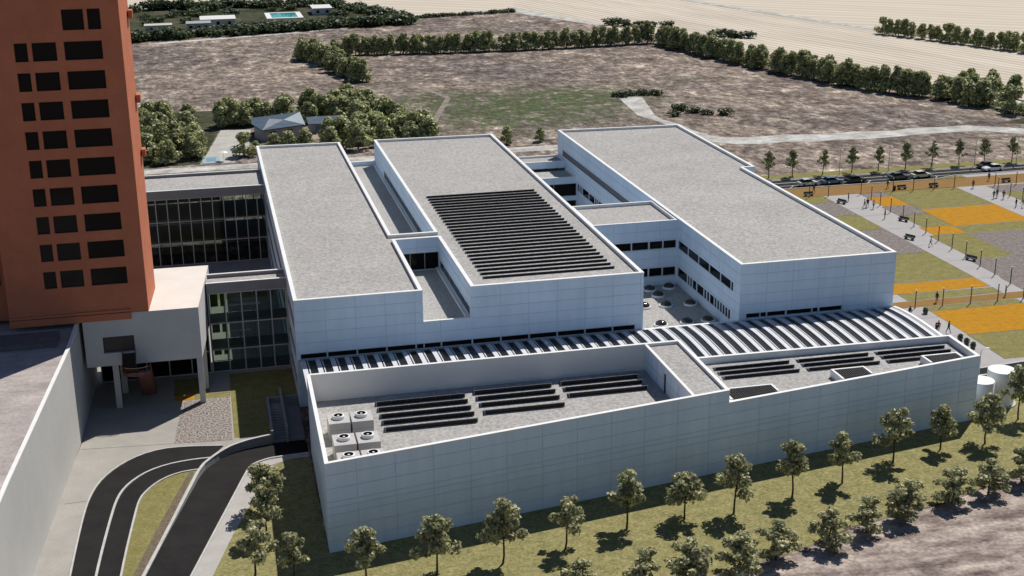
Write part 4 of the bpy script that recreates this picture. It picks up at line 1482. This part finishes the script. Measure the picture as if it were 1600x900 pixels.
for k, (x, y) in enumerate(r2):
    s = tr.uniform(.8, .95)
    lb = "bushy tree where lawn meets bare dirt, %s from the left of the front row" % nth(k + 1)
    bushy.put((k * 3 + 1) % 5, (x, y, 0), tr.uniform(0, 6.28), lb, "bushy trees along the dirt edge", (s * 1.12, s * 1.12, s * .92))
for (x, y, s, lb) in ((2.5, 124.5, 1.0, "young tree second from the top in the cluster beside the white pavement"), (2.6, 130.6, .95, "topmost young tree of the cluster beside the white pavement"),
                      (.9, 116.4, 1.05, "lower left young tree of the cluster beside the white pavement"), (4.6, 115.6, .85, "small young tree in the wing's shadow, right of the cluster beside the pavement")):
    near.put(tr.randrange(7), (x, y, 0), tr.uniform(0, 6.28), lb, "young trees beside the pavement", (s, s, s))
road = Pool([make_tree("street_tree", "x", "tree", 300 + k, h=5.9, spread=1.25, leaves=.6, size=.3, low=.34) for k in range(4)])
for k, x in enumerate((114.1, 119.6, 126.4, 133.2, 139.3, 145.7, 152.0, 158.8, 164.7, 171.3)):
    s = tr.uniform(.95, 1.06)
    road.put(k % 4, (x, 257.0 + tr.uniform(-.3, .3), 0), tr.uniform(0, 6.28), "slender tree on the grass verge behind the road, %s from the left" % nth(k + 1), "trees on the road verge", (s, s, s))

hp = Pool([hedge_tree(500 + k, "x", h=6.2, w=3.05, leaves=1.9, size=.55) for k in range(7)])
def along(line, step, jitter, label, group, sc=(.85, 1.12), start=0):
    pts = resample(line, 400)
    L = sum(hypot(b[0] - a[0], b[1] - a[1]) for a, b in zip(pts[:-1], pts[1:]))
    n = int(L / step)
    k = 0
    for q in range(n):
        f = (q + tr.uniform(.2, .8)) / n
        x, y = pts[min(399, int(f * 399))]
        k += 1
        s = tr.uniform(*sc)
        hp.put(tr.randrange(7), (x + tr.gauss(0, jitter), y + tr.gauss(0, jitter), 0), tr.uniform(0, 6.28), label % nth(k + start), group, (s, s, s * tr.uniform(.9, 1.12)))
    return k
along([(44.7, 466), (74.1, 462), (105, 459), (129, 460), (158, 462)], 2.5, .6, "bushy tree in the far straight hedgerow, %s from the left end", "trees of the far hedgerow", (.95, 1.2))
along([(160.5, 461), (161.5, 448), (172.5, 393), (184.8, 352), (195, 334.5)], 1.95, 1.1, "bushy tree in the hedgerow bordering the stubble field, %s from its far corner", "trees of the hedgerow by the stubble field", (.98, 1.25))
along([(32.6, 467), (39.4, 440), (47, 405)], 1.9, 1.7, "bushy tree in the short row jutting into the field, %s from its far end", "trees of the short row", (.85, 1.1))
along([(247, 461.5), (258.5, 432), (270, 402)], 3.3, .6, "tree in the far right row between two fields, %s from its left end", "trees between the stubble fields", (.85, 1.15))
k = 0
for (x, y) in ((197, 331.5), (200, 333), (199.5, 326), (203, 329), (198.6, 320), (201.5, 318.5), (204.5, 323), (207.5, 333), (211, 330), (214, 334), (217, 328), (205.5, 312.5), (203.6, 307), (209, 341), (213, 343), (218, 340)):
    k += 1
    s = tr.uniform(.95, 1.2)
    hp.put(tr.randrange(7), (x, y, 0), tr.uniform(0, 6.28), "tree in the clump round the small right-hand pool, %s from the hedgerow end" % nth(k), "trees round the small pool", (s * 1.1, s * 1.1, s))
# wood to the left, behind the buildings
def wood(poly_pts, label, group, start=0):
    k = start
    for (x, y, s) in poly_pts:
        k += 1
        hp.put(tr.randrange(7), (x, y, 0), tr.uniform(0, 6.28), label % nth(k), group, (s * 1.15, s * 1.15, s))
    return k
def scatter(n, x0, x1, y0, y1, mind, ok=lambda x, y: True, s=(.9, 1.2)):
    pts = []
    for _ in range(6000):
        if len(pts) >= n:
            break
        x, y = tr.uniform(x0, x1), tr.uniform(y0, y1)
        if ok(x, y) and all((x - a) ** 2 + (y - b) ** 2 > mind * mind for a, b, _s in pts):
            pts.append((x, y, tr.uniform(*s)))
    return sorted(pts, key=lambda p: -p[1])
wood(scatter(34, -24, -3.2, 303, 352, 3.3), "tree in the wood right of the orange tower, %s from the far edge", "trees of the wood beside the tower")
wood(scatter(9, 3, 23, 345.5, 350, 2.3), "tree in the loose line behind the grey house, %s from the far side", "trees behind the house", 0)
wood(scatter(42, 25, 51, 308, 362, 3.1, lambda x, y: x - 40 < (362 - y) * .25 and (y > 341 or x > 34.5) and not (24 < x < 36 and 328 < y < 345) or (x > 26 and y < 318)), "tree in the wood behind the western roofs, %s from the far edge", "trees of the wood behind the roofs")
wood([(7.6, 309.5, .95), (14.5, 312, .75), (18, 313, .8), (22, 313.5, .8), (10.5, 312, .5)], "tree behind the back edge of the western roof, %s from the patio", "trees behind the western roof")
for (x, y, s, lb) in ((68.6, 305.5, .75, "small lone tree behind the gap between the middle and right-hand roofs"), (77, 306.5, .6, "small tree half hidden behind the far corner of the right-hand roof")):
    hp.put(tr.randrange(7), (x, y, 0), 1.0, lb, "lone trees behind the roofs", (s, s, s))

# low dark bushes in the fields and gardens
def bush(seed, h=2.0, w=2.2, name="bush"):
    r = random.Random(seed)
    t = thing(name, "x", "bush", (0, 0, 0))
    S = MB()
    for k in range(4):
        a = r.uniform(0, 6.28)
        S.tube([(0, 0, -.05), (cos(a) * w * .4, sin(a) * w * .4, h * .6)], [.04, .012], BARK, 4, cap=False)
    part(S, "stems", t)
    cl = [(Vector((r.uniform(-1, 1) * w * .6, r.uniform(-1, 1) * w * .6, h * r.uniform(.3, .6))), (w * .45, w * .45, h * .4), 40) for _ in range(9)]
    C = MB()
    leaf_cloud(C, r, cl, 1.0, .42, LEAF3)
    part(C, "foliage", t)
    return t
bp = Pool([bush(900 + k) for k in range(4)])
def bushes(pts, label, group, sc=(1, 1.6), zs=1.0):
    for k, (x, y) in enumerate(pts):
        s = tr.uniform(*sc)
        bp.put(tr.randrange(4), (x, y, 0), tr.uniform(0, 6.28), label % nth(k + 1), group, (s, s, s * zs))
bushes([(114, 360.5), (117.5, 361.5), (121, 361), (124.5, 360)], "low dark bush at the top of the pale track patch, %s from the left", "bushes above the track patch", (1.1, 1.5), .7)
bushes([(122.5, 335.5), (125, 331), (128, 328.5), (131.5, 327), (119, 328)], "low dark bush beside the bend of the pale track, %s in the chain", "bushes at the track bend", (1.0, 1.5), .7)
bushes([(160, 517), (164, 512.5), (169, 510), (173.5, 507), (178.5, 504)], "dark bush on the stubble field edge behind the hedgerow, %s from the left", "bushes at the field edge", (1.5, 2.4), .7)
bushes([(187, 474), (191, 469), (195, 466)], "dark bush out in the stubble field, %s from the left", "bushes in the stubble field", (1.8, 2.6), .7)
gp = []
for k in range(38):
    f = k / 37
    gp.append((-26 + 108 * f + tr.gauss(0, 1.5), 527 + 24 * f + tr.gauss(0, 3.5)))
gp = [(x, y) for x, y in gp if not (25 < x < 47 and y > 530 and False)]
bushes(gp, "dark bush in the garden band in front of the turquoise pool, %s from the left", "bushes of the garden front band", (2.0, 3.2), .8)
gp = []
for k in range(26):
    f = k / 25
    gp.append((-26 + 88 * f + tr.gauss(0, 1.5), 633 - 6 * f + tr.gauss(0, 3)))
bushes(gp, "dark garden bush in the back band beyond the pool, %s from the left", "bushes of the garden back band", (2.2, 3.6), .8)
gp = []
for k in range(14):
    f = k / 13
    gp.append((58 + 24 * f + tr.gauss(0, 1), 622 - 58 * f + tr.gauss(0, 3)))
bushes(gp, "dark bush along the field side of the gardens, %s from the far end", "bushes of the garden side band", (1.5, 2.6), .8)
bushes([(84 + 3.0 * k, 563.5 + .65 * k) for k in range(17)], "dark bush in the thin line between stubble and brown field, %s from the gardens", "bushes of the thin line", (.9, 1.5), .7)
bushes([p for p in sorted([(-24 + tr.uniform(0, 84), 548 + tr.uniform(0, 72)) for _ in range(44)]) if not (18 < p[0] < 50 and 560 < p[1] < 610) and not (-8 < p[0] < 16 and 540 < p[1] < 574)], "dark bush inside the far garden plots, %s from the left", "bushes inside the gardens", (1.4, 2.3), .7)

# ================================================================== FAR HOUSES, POOLS
def house(label, x0, y0, x1, y1, h, roofm, wallm, name="house", nwin=3):
    t = thing(name, label, "house", ((x0 + x1) / 2, (y0 + y1) / 2, 0))
    M = MB(); M.box(x0, y0, -.1, x1, y1, h, wallm); M.build("wall", t)
    M = MB(); M.box(x0 - .35, y0 - .35, h, x1 + .35, y1 + .35, h + .28, roofm); M.build("roof", t)
    for k in range(nwin):
        xx = x0 + (x1 - x0) * (k + .5) / nwin
        M = MB(); M.box(xx - .6, y0 - .06, h * .32, xx + .6, y0 - .003, h * .75, GLASS); M.build("window", t)
    return t
WR_ = mat("white_roof", (.78, .78, .76), .7, (.7, .7, .68), .5)
house("low house with a wide white flat roof in the far gardens near the tower", 0.5, 559, 14, 572, 3.0, WR_, PLASTER)
house("low grey flat roofed house in front of the white roof in the far gardens", -5, 549, 4, 557, 2.8, mat("grey_roof", (.36, .37, .38), .8), PLASTER)
house("small white roofed shed right of the turquoise pool in the far gardens", 48, 590, 56, 604, 2.6, WR_, PLASTER, nwin=2)
house("low pale roofed garden building beside the tower edge in the far gardens", -21, 549, -11, 555, 2.6, mat("beige_roof", (.6, .56, .5), .8), PLASTER, nwin=2)
WATER = mat("pool_water", (.03, .36, .36), .08, (.05, .42, .42), .3, spec=.5)
def pool(label, x0, y0, x1, y1, b):
    t = thing("swimming_pool", label, "pool", ((x0 + x1) / 2, (y0 + y1) / 2, 0))
    M = MB()
    M.box(x0 - b, y0 - b, -.05, x1 + b, y0, .16, COPING); M.box(x0 - b, y1, -.05, x1 + b, y1 + b, .16, COPING)
    M.box(x0 - b, y0, -.05, x0, y1, .16, COPING); M.box(x1, y0, -.05, x1 + b, y1, .16, COPING)
    M.build("surround", t)
    M = MB(); M.face([(x0, y0, .09), (x1, y0, .09), (x1, y1, .09), (x0, y1, .09)], WATER); M.build("water", t)
pool("turquoise swimming pool with a wide white surround in the far gardens", 30, 584, 41, 602, 2.2)
pool("small blue swimming pool among the trees at the right edge", 209.5, 320, 214, 326, .9)
sheet("patio", [[(203.5, 311), (207.8, 310.5), (208.6, 316), (204.5, 316.5)]], .024, mat("pale_patio", (.55, .54, .5)))
t = thing("lap_pool", "pale blue paved splash pool on the patio left of the long western roof", "pool", (0, 306, 0))
M = MB(); M.box(-1.9, 303.4, -.02, 2.0, 311.0, .12, mat("pale_blue_tile", (.42, .5, .54), .5, (.36, .45, .5), .6)); M.build("surround", t)
M = MB(); M.face([(-1.0, 305, .127), (1.2, 305, .127), (1.2, 309.5, .127), (-1.0, 309.5, .127)], mat("pale_pool_water", (.25, .38, .45), .15)); M.build("water", t)
# two patio parasols
for (x, y, lb) in ((2.9, 305.4, "round white parasol beside the pale blue splash pool"), (5.2, 308.2, "round white parasol under the tree on the patio")):
    t = thing("parasol", lb, "parasol", (x, y, 0), 0, "parasols on the patio")
    M = MB(); M.tube([(0, 0, 0), (0, 0, 2.3)], .04, ALU, 6); part(M, "pole", t)
    M = MB(); M.lathe([(1.0, 2.0), (.55, 2.2), (.001, 2.38)], COPING, n=14); part(M, "canopy", t)

# grey house with folded metal roof behind the western block
t = thing("house", "grey walled house with a folded blue-grey metal roof behind the western block", "house", (15.5, 332, 0))
GW = mat("grey_house_wall", (.42, .41, .43), .85, (.36, .355, .37), .3)
M = MB(); M.prism([(10.9, 329.4), (12.8, 324.3), (22.6, 328.2), (22.2, 338), (11.2, 338)], -.1, 3.0, GW); M.build("wall", t)
M = MB()
A, B, C_, D, E_ = (10.3, 329.6, 3.6), (12.6, 323.6, 3.0), (23.2, 327.7, 3.1), (22.8, 338.6, 4.3), (10.6, 338.6, 3.4)
mid1, mid2 = (14.8, 331.5, 4.3), (18.4, 334.5, 3.3)
FOLD = mat("pale_metal_roof", (.50, .56, .57), .45, (.42, .48, .5), .4)
for f, mm in (((A, B, mid1), BLUEROOF), ((B, C_, mid2), BLUEROOF), ((B, mid2, mid1), BLUEROOF), ((C_, D, mid2), FOLD), ((D, E_, mid2), BLUEROOF), ((mid2, E_, mid1), BLUEROOF), ((E_, A, mid1), BLUEROOF)):
    M.face(f, mm)
    M.face([(p[0], p[1], p[2] - .18) for p in reversed(f)], mm)
M.build("roof", t)
for (x0, x1) in ((14.5, 16), (18.5, 20)):
    ya, yb = 324.3 + (x0 - 12.8) * .398, 324.3 + (x1 - 12.8) * .398
    M = MB(); M.hexa([(x0, ya - .06, .9), (x1, yb - .06, .9), (x1, yb - .003, .9), (x0, ya - .003, .9), (x0, ya - .06, 2.3), (x1, yb - .06, 2.3), (x1, yb - .003, 2.3), (x0, ya - .003, 2.3)], GLASS); M.build("window", t)
t = thing("shed", "long low shed with a flat blue metal roof right of the grey house", "shed", (29, 335, 0))
M = MB(); M.box(24.6, 331.6, -.1, 33.4, 338.6, 2.3, GW); M.build("wall", t)
M = MB(); M.hexa([(24.2, 331.2, 2.3), (33.8, 331.2, 2.3), (33.8, 339, 2.7), (24.2, 339, 2.7), (24.2, 331.2, 2.45), (33.8, 331.2, 2.45), (33.8, 339, 2.85), (24.2, 339, 2.85)], BLUEROOF); M.build("roof", t)
M = MB(); M.box(26, 331.5, .6, 31, 331.597, 1.9, mat("blue_shutter", (.12, .2, .28), .6)); M.build("door_or_slit", t)

# ================================================================== PLAZA FURNITURE
def light_post(label, loc, group):
    t = thing("light_post", label, "light post", loc, 0, group)
    M = MB(); M.tube([(0, 0, -.02), (0, 0, 2.75)], .075, DARKST, 8); M.lathe([(.16, 0), (.16, .04), (.001, .045)], DARKST, n=10); part(M, "pole", t)
    M = MB(); M.lathe([(.09, 2.75), (.10, 2.78), (.10, 2.86), (.001, 2.88)], COPING, n=10); part(M, "lamp_head", t)
    return t
proto = None
def posts(pts, label, group):
    global proto
    for k, (x, y) in enumerate(pts):
        lb = label % nth(k + 1)
        if proto is None:
            proto = light_post(lb, (x, y, 0), group)
        else:
            dup(proto, (x, y, 0), 0, lb, group)
posts([(115.3, 239.5), (119.3, 239.3), (126.3, 239.2), (133.3, 239.2), (137.7, 239.0), (142.3, 238.9), (146.7, 238.8), (155.7, 238.4), (160.4, 238.2)], "dark slim light post along the back ochre band, %s from the left", "light posts along the back ochre band")
posts([(126.2, 234.6), (125.6, 229.8), (125.2, 224.9), (124.9, 219.6), (124.4, 214.6), (124.2, 210.0), (123.7, 204.8), (123.3, 199.6), (123.0, 194.7), (122.5, 189.4), (122.2, 184.6), (121.9, 179.7)], "dark slim light post along the near path, %s from its far end", "light posts along the near path")
posts([(101.5, 172.8), (106.0, 172.7), (110.7, 172.7), (115.2, 172.6), (119.6, 172.6)], "dark slim light post along the front ochre band, %s from the building", "light posts along the front ochre band")
posts([(154.0, 234.6), (153.8, 230.0), (153.7, 225.6)], "dark slim light post along the far path, %s from its far end", "light posts along the far path")

bproto = None
for (x, y, rz, lb) in ((115.7, 240.6, 0, "dark concrete bench on the ochre band nearest the office block"), (119.2, 233.4, radians(-62), "dark concrete bench at the left edge of the near path, close to its far end"),
                       (136.2, 240.8, 0, "dark concrete bench on the ochre band beside a litter bin"), (143.2, 240.6, 0, "dark concrete bench on the ochre band in front of the big olive lawn"),
                       (159.7, 240.6, 0, "dark concrete bench on the ochre band beyond the far path"), (124.3, 218.4, radians(-62), "dark concrete bench under a light post, right edge of the near path"),
                       (119.3, 207.0, radians(-62), "dark concrete bench at the left edge of the near path, halfway along"), (122.8, 192.8, radians(-62), "dark concrete bench at the right edge of the near path, nearest the front")):
    if bproto is None:
        bproto = thing("bench", lb, "bench", (x, y, 0), rz, "concrete benches on the plaza")
        M = MB(); M.box(-1.0, -.3, .36, 1.0, .3, .5, BENCHST); part(M, "seat", bproto)
        for xx in (-.8, .5):
            M = MB(); M.box(xx, -.25, 0, xx + .3, .25, .36, BENCHST); part(M, "leg", bproto)
        M = MB(); M.box(-1.0, .24, .5, 1.0, .3, .85, BENCHST); part(M, "backrest", bproto)
    else:
        dup(bproto, (x, y, 0), rz, lb)
def bin_(label, loc):
    t = thing("litter_bin", label, "litter bin", loc)
    M = MB(); M.lathe([(.26, 0), (.28, .05), (.28, .85), (.22, .88), (.2, .7)], DARKST, n=14); part(M, "body", t)
    M = MB(); M.lathe([(.3, .86), (.3, .92), (.2, .93)], BLACK, n=14); part(M, "rim", t)
    return t
bin_("dark litter bin standing beside a bench on the back ochre band", (134.3, 240.4, 0))
# round planters with small shrubs by the wing
pproto = None
pr_ = random.Random(5)
for (x, y, lb) in ((100.6, 158.6, "round planter with a low shrub, farthest of the three along the wing"), (100.6, 156.9, "round planter with a low shrub, middle of the three along the wing"), (100.6, 155.3, "round planter with a low shrub, nearest of the three along the wing"),
                   (101.7, 170.1, "lone round planter with a reddish shrub by the orange gravel corner")):
    if pproto is None:
        pproto = thing("planter", lb, "planter", (x, y, 0), 0, "round planters beside the wing")
        M = MB(); M.lathe([(.28, 0), (.42, .45), (.45, .5), (.38, .5), (.36, .42), (.001, .42)], BENCHST, n=18); part(M, "pot", pproto)
        C = MB(); leaf_cloud(C, pr_, [(Vector((0, 0, .68)), (.4, .4, .32), 160)], 1, .16, LEAF3); part(C, "shrub", pproto)
    else:
        dup(pproto, (x, y, 0), pr_.uniform(0, 6), lb)

# street lamps along the road
lproto = None
def street_lamp(label, loc, rz):
    global lproto
    if lproto is None:
        lproto = thing("street_lamp", label, "street lamp", loc, rz, "street lamps")
        M = MB(); M.tube([(0, 0, -.02), (0, 0, 3), (0, 0, 5.5)], [.09, .07, .05], ALU, 8); M.tube([(0, 0, 5.45), (0, -.3, 5.62), (0, -.6, 5.66)], .035, ALU, 6); part(M, "pole", lproto)
        M = MB(); M.box(-.13, -1.1, 5.6, .13, -.5, 5.72, COPING); part(M, "lamp_head", lproto)
        return lproto
    return dup(lproto, loc, rz, label)
for k, x in enumerate((129.6, 141.0, 151.3, 161.4, 171.6)):
    street_lamp("grey street lamp on the verge behind the road, %s from the left" % nth(k + 1), (x, 255.6, 0), 0)
street_lamp("grey street lamp behind the white tanks at the wing's right corner", (92.9, 141.5, 0), radians(90))

# railing at the service road
t = thing("railing", "thin dark metal railing along the service road behind the wing corner", "railing", (92, 148.3, 0))
M = MB()
M.bar((88.4, 148.2, 1.0), (97.3, 148.6, 1.0), .05, DARKST)
M.bar((88.4, 148.2, .5), (97.3, 148.6, .5), .03, DARKST)
M.build("rail", t)
for k in range(7):
    x = 88.4 + 8.9 * k / 6
    M = MB(); M.bar((x, 148.2 + .4 * k / 6, 0.0), (x, 148.2 + .4 * k / 6, .97), .05, DARKST); M.build("post", t)

# cars
def car(label, loc, rz, paint, L=4.3, h=1.45, group="cars by the road"):
    t = thing("parked_car", label, "car", loc, rz, group)
    hw = .86
    M = MB()
    prof = [(-L / 2, .32), (-L / 2, .78), (-L / 2 + .12, .88), (-L * .27, .93), (L * .16, .96), (L * .44, .82), (L / 2, .66), (L / 2, .32)]
    n = len(prof)
    def side(y, s):
        return [(x, y * s, z) for x, z in prof]
    a, b = [(x, -hw, z) for x, z in prof], [(x, hw, z) for x, z in prof]
    M.face(a, paint); M.face(list(reversed(b)), paint)
    for k in range(n):
        j = (k + 1) % n
        M.face([b[k], b[j], a[j], a[k]] if False else [a[j], a[k], b[k], b[j]], paint)
    part(M, "body", t)
    cab = [(-L * .40, .90), (-L * .27, h - .06), (-L * .08, h), (L * .06, h - .04), (L * .22, .95)]
    M = MB()
    a, b = [(x, -hw + .06 + (.14 if z > 1.1 else 0), z) for x, z in cab], [(x, hw - .06 - (.14 if z > 1.1 else 0), z) for x, z in cab]
    M.face(a, GLASS); M.face(list(reversed(b)), GLASS)
    for k in range(4):
        M.face([a[k + 1], a[k], b[k], b[k + 1]], GLASS)
    part(M, "windows", t)
    M = MB()
    M.face([(p[0], p[1], p[2] + .012) for p in (a[1], a[3], b[3], b[1])][::1], paint)
    M.face([(p[0], p[1], p[2] + .03) for p in (a[1], a[2], b[2], b[1])], paint)
    M.face([(p[0], p[1], p[2] + .03) for p in (a[2], a[3], b[3], b[2])], paint)
    part(M, "roof", t)
    for sx in (-L * .3, L * .31):
        for sy in (-1, 1):
            w = MB(); w.tube([(sx, sy * (hw - .2), .31), (sx, sy * (hw + .01), .31)], .31, BLACK, 14)
            w = part(w, "wheel", t)
    for sy in (-.6, .6):
        M = MB(); M.box(L / 2 - .06, sy - .16, .6, L / 2 + .012, sy + .16, .7, COPING); part(M, "headlight", t)
        M = MB(); M.box(-L / 2 - .012, sy - .16, .66, -L / 2 + .05, sy + .16, .78, RUST); part(M, "tail_light", t)
def paint(n, c):
    return mat("car_paint_" + n, c, .3, spec=.5)
car("pale silver car parked at the left of the row behind the ochre band", (119.2, 248.6, .03), radians(3), paint("silver", (.55, .57, .55)))
car("steel blue car parked right of the pale silver one", (124.6, 248.9, .03), radians(3), paint("blue", (.13, .2, .27)))
car("black car parked between the steel blue and the grey cars", (129.9, 248.7, .03), radians(3), paint("black", (.015, .02, .02)))
car("dark grey car parked next to the cream one", (139.7, 248.8, .03), radians(3), paint("grey", (.09, .11, .12)))
car("cream car parked at the right end of the row behind the ochre band", (145.0, 248.9, .03), radians(3), paint("cream", (.72, .68, .5)))
car("dark blue car driving on the far lane of the road", (163.2, 253.1, .03), 0, paint("navy", (.05, .07, .12)))
car("white car driving on the near lane of the road", (162.6, 250.4, .03), pi, paint("white", (.8, .8, .8)))

# ================================================================== PEOPLE
SKIN = mat("skin", (.42, .25, .18), .6)
def person(label, loc, rz, shirt, trouser, hair=(.03, .02, .015), pose="stand", seed=0, h=1.74, skirt=False):
    r = random.Random(seed)
    k = h / 1.74
    st = {"stand": .0, "walk": .32}[pose]
    sw = .25 if pose == "walk" else .05
    V = {}
    V["hip"] = (0, 0, .94); V["waist"] = (0, .01, 1.10); V["chest"] = (0, .02, 1.30); V["neck"] = (0, .03, 1.47)
    V["head0"] = (0, .05, 1.56); V["head1"] = (0, .06, 1.68)
    E = [("hip", "waist"), ("waist", "chest"), ("chest", "neck"), ("neck", "head0"), ("head0", "head1")]
    R = {"hip": .15, "waist": .135, "chest": .165, "neck": .06, "head0": .085, "head1": .088}
    for s, n in ((-1, "l"), (1, "r")):
        o = s * st
        V["th" + n] = (s * .10, 0, .86); V["kn" + n] = (s * .105, o * .45 + .02, .49); V["an" + n] = (s * .10, o * .95 - .02, .10 + (.05 if o < 0 else 0)); V["to" + n] = (s * .11, o * .95 + .17, .04 + (.02 if o < 0 else 0))
        E += [("hip", "th" + n), ("th" + n, "kn" + n), ("kn" + n, "an" + n), ("an" + n, "to" + n)]
        R.update({"th" + n: .10, "kn" + n: .065, "an" + n: .045, "to" + n: .04})
        V["sh" + n] = (s * .19, .02, 1.40); V["el" + n] = (s * .25, -s * sw * .5 + .0, 1.13); V["wr" + n] = (s * .24, -s * sw + .08, .90); V["ha" + n] = (s * .235, -s * sw + .11, .80)
        E += [("chest", "sh" + n), ("sh" + n, "el" + n), ("el" + n, "wr" + n), ("wr" + n, "ha" + n)]
        R.update({"sh" + n: .072, "el" + n: .05, "wr" + n: .036, "ha" + n: .042})
    if skirt:
        R["thl"] = R["thr"] = .16
    names = list(V)
    me = bpy.data.meshes.new("person")
    me.from_pydata([tuple(c * k for c in V[n]) for n in names], [(names.index(a), names.index(b)) for a, b in E], [])
    o = bpy.data.objects.new("person", me)
    COL.objects.link(o)
    o.modifiers.new("skin", 'SKIN')
    for i, n in enumerate(names):
        me.skin_vertices[0].data[i].radius = (R[n] * k, R[n] * k)
    me.skin_vertices[0].data[names.index("hip")].use_root = True
    sb = o.modifiers.new("sub", 'SUBSURF')
    sb.levels = sb.render_levels = 1
    dg = bpy.context.evaluated_depsgraph_get()
    nm = bpy.data.meshes.new_from_object(o.evaluated_get(dg))
    o.modifiers.clear()
    o.data = nm
    bpy.data.meshes.remove(me)
    nm.name = "person"
    nm.materials.clear()
    key = lambda c: "cloth_%02d_%02d_%02d" % tuple(int(q * 99) for q in c)
    for m_ in (mat(key(shirt), shirt, .85), mat(key(trouser), trouser, .85), SKIN, BLACK):
        nm.materials.append(m_)
    for p in nm.polygons:
        z = p.center.z / k
        x = abs(p.center.x) / k
        if z < .09: i = 3
        elif z > 1.47: i = 2
        elif x > .185 and z < .95: i = 2
        elif z < .98 and x < .2: i = 1
        else: i = 0
        p.material_index = i
        p.use_smooth = True
    o.location = loc
    o.rotation_euler = (0, 0, rz)
    tag(o, label, "person", "people on the plaza")
    Hm = MB()
    hm = mat("hair_%02d" % int(hair[0] * 99), hair, .7)
    Hm.lathe([(.098 * k, 1.63 * k), (.105 * k, 1.69 * k), (.09 * k, 1.75 * k), (.05 * k, 1.785 * k), (.001, 1.79 * k)], hm, (0, .045 * k, 0), n=12)
    part(Hm, "hair", o, True)
    return o
NAVY, CHAR, WHITE, RED, TAN, BLU, DENIM, PURP, GRN = (.02, .025, .05), (.03, .03, .033), (.6, .6, .58), (.35, .05, .04), (.3, .22, .14), (.08, .13, .25), (.05, .07, .12), (.16, .07, .13), (.06, .10, .06)
PEOPLE = [
 (117.7, 242.6, "walk", CHAR, CHAR, "person in charcoal walking behind the bench on the ochre band nearest the block"),
 (121.2, 234.4, "stand", PURP, CHAR, "person in a plum top standing beside the first bench of the near path"),
 (133.7, 242.1, "walk", CHAR, DENIM, "person in a charcoal top walking on the ochre band left of the litter bin"),
 (121.9, 229.0, "walk", BLU, CHAR, "person in a blue top, left of the group of three on the near path"),
 (122.7, 229.4, "walk", CHAR, CHAR, "person in black, middle of the group of three on the near path"),
 (123.3, 228.1, "walk", WHITE, PURP, "person in a white top, right of the group of three on the near path"),
 (121.8, 220.7, "stand", GRN, CHAR, "person in a dark green top standing alone on the near path"),
 (150.3, 237.7, "stand", RED, CHAR, "person in a red top standing at the far end of the far path"),
 (157.0, 242.8, "walk", CHAR, CHAR, "person in black walking on the ochre band beyond the far path"),
 (149.5, 228.9, "walk", GRN, DENIM, "person in a green top walking at the left of the trio on the far path"),
 (150.6, 229.5, "walk", PURP, CHAR, "person in a plum top walking in the middle of the trio on the far path"),
 (151.2, 228.2, "walk", CHAR, PURP, "person in charcoal top and plum trousers, right of the trio on the far path"),
 (150.0, 222.0, "stand", NAVY, PURP, "person in a navy top standing on the far path near the orange gravel"),
 (151.2, 221.5, "walk", TAN, WHITE, "person in a tan top walking at the right edge of the far path"),
 (120.7, 202.2, "walk", WHITE, PURP, "person in a white top walking alone on the near path beyond the benches"),
 (106.0, 174.4, "stand", CHAR, RED, "person in a charcoal top and red trousers on the front ochre band"),
 (117.7, 174.4, "stand", PURP, GRN, "person in a plum top on the front ochre band at the near path crossing"),
 (98.6, 169.2, "stand", CHAR, WHITE, "person in a charcoal top and pale trousers by the end of the striped canopy"),
 (98.6, 161.7, "walk", NAVY, PURP, "person in navy walking at the left of the group by the wing corner"),
 (99.3, 162.3, "stand", RED, CHAR, "person in a red top standing in the middle of the group by the wing corner"),
 (100.5, 161.6, "walk", GRN, PURP, "person in a dark green top at the right of the group by the wing corner"),
]
for i, (x, y, pose, sh, trz, lb) in enumerate(PEOPLE):
    person(lb, (x, y, .014), pr_.uniform(0, 6.28), sh, trz, pose=pose, seed=i, h=pr_.uniform(1.66, 1.82))
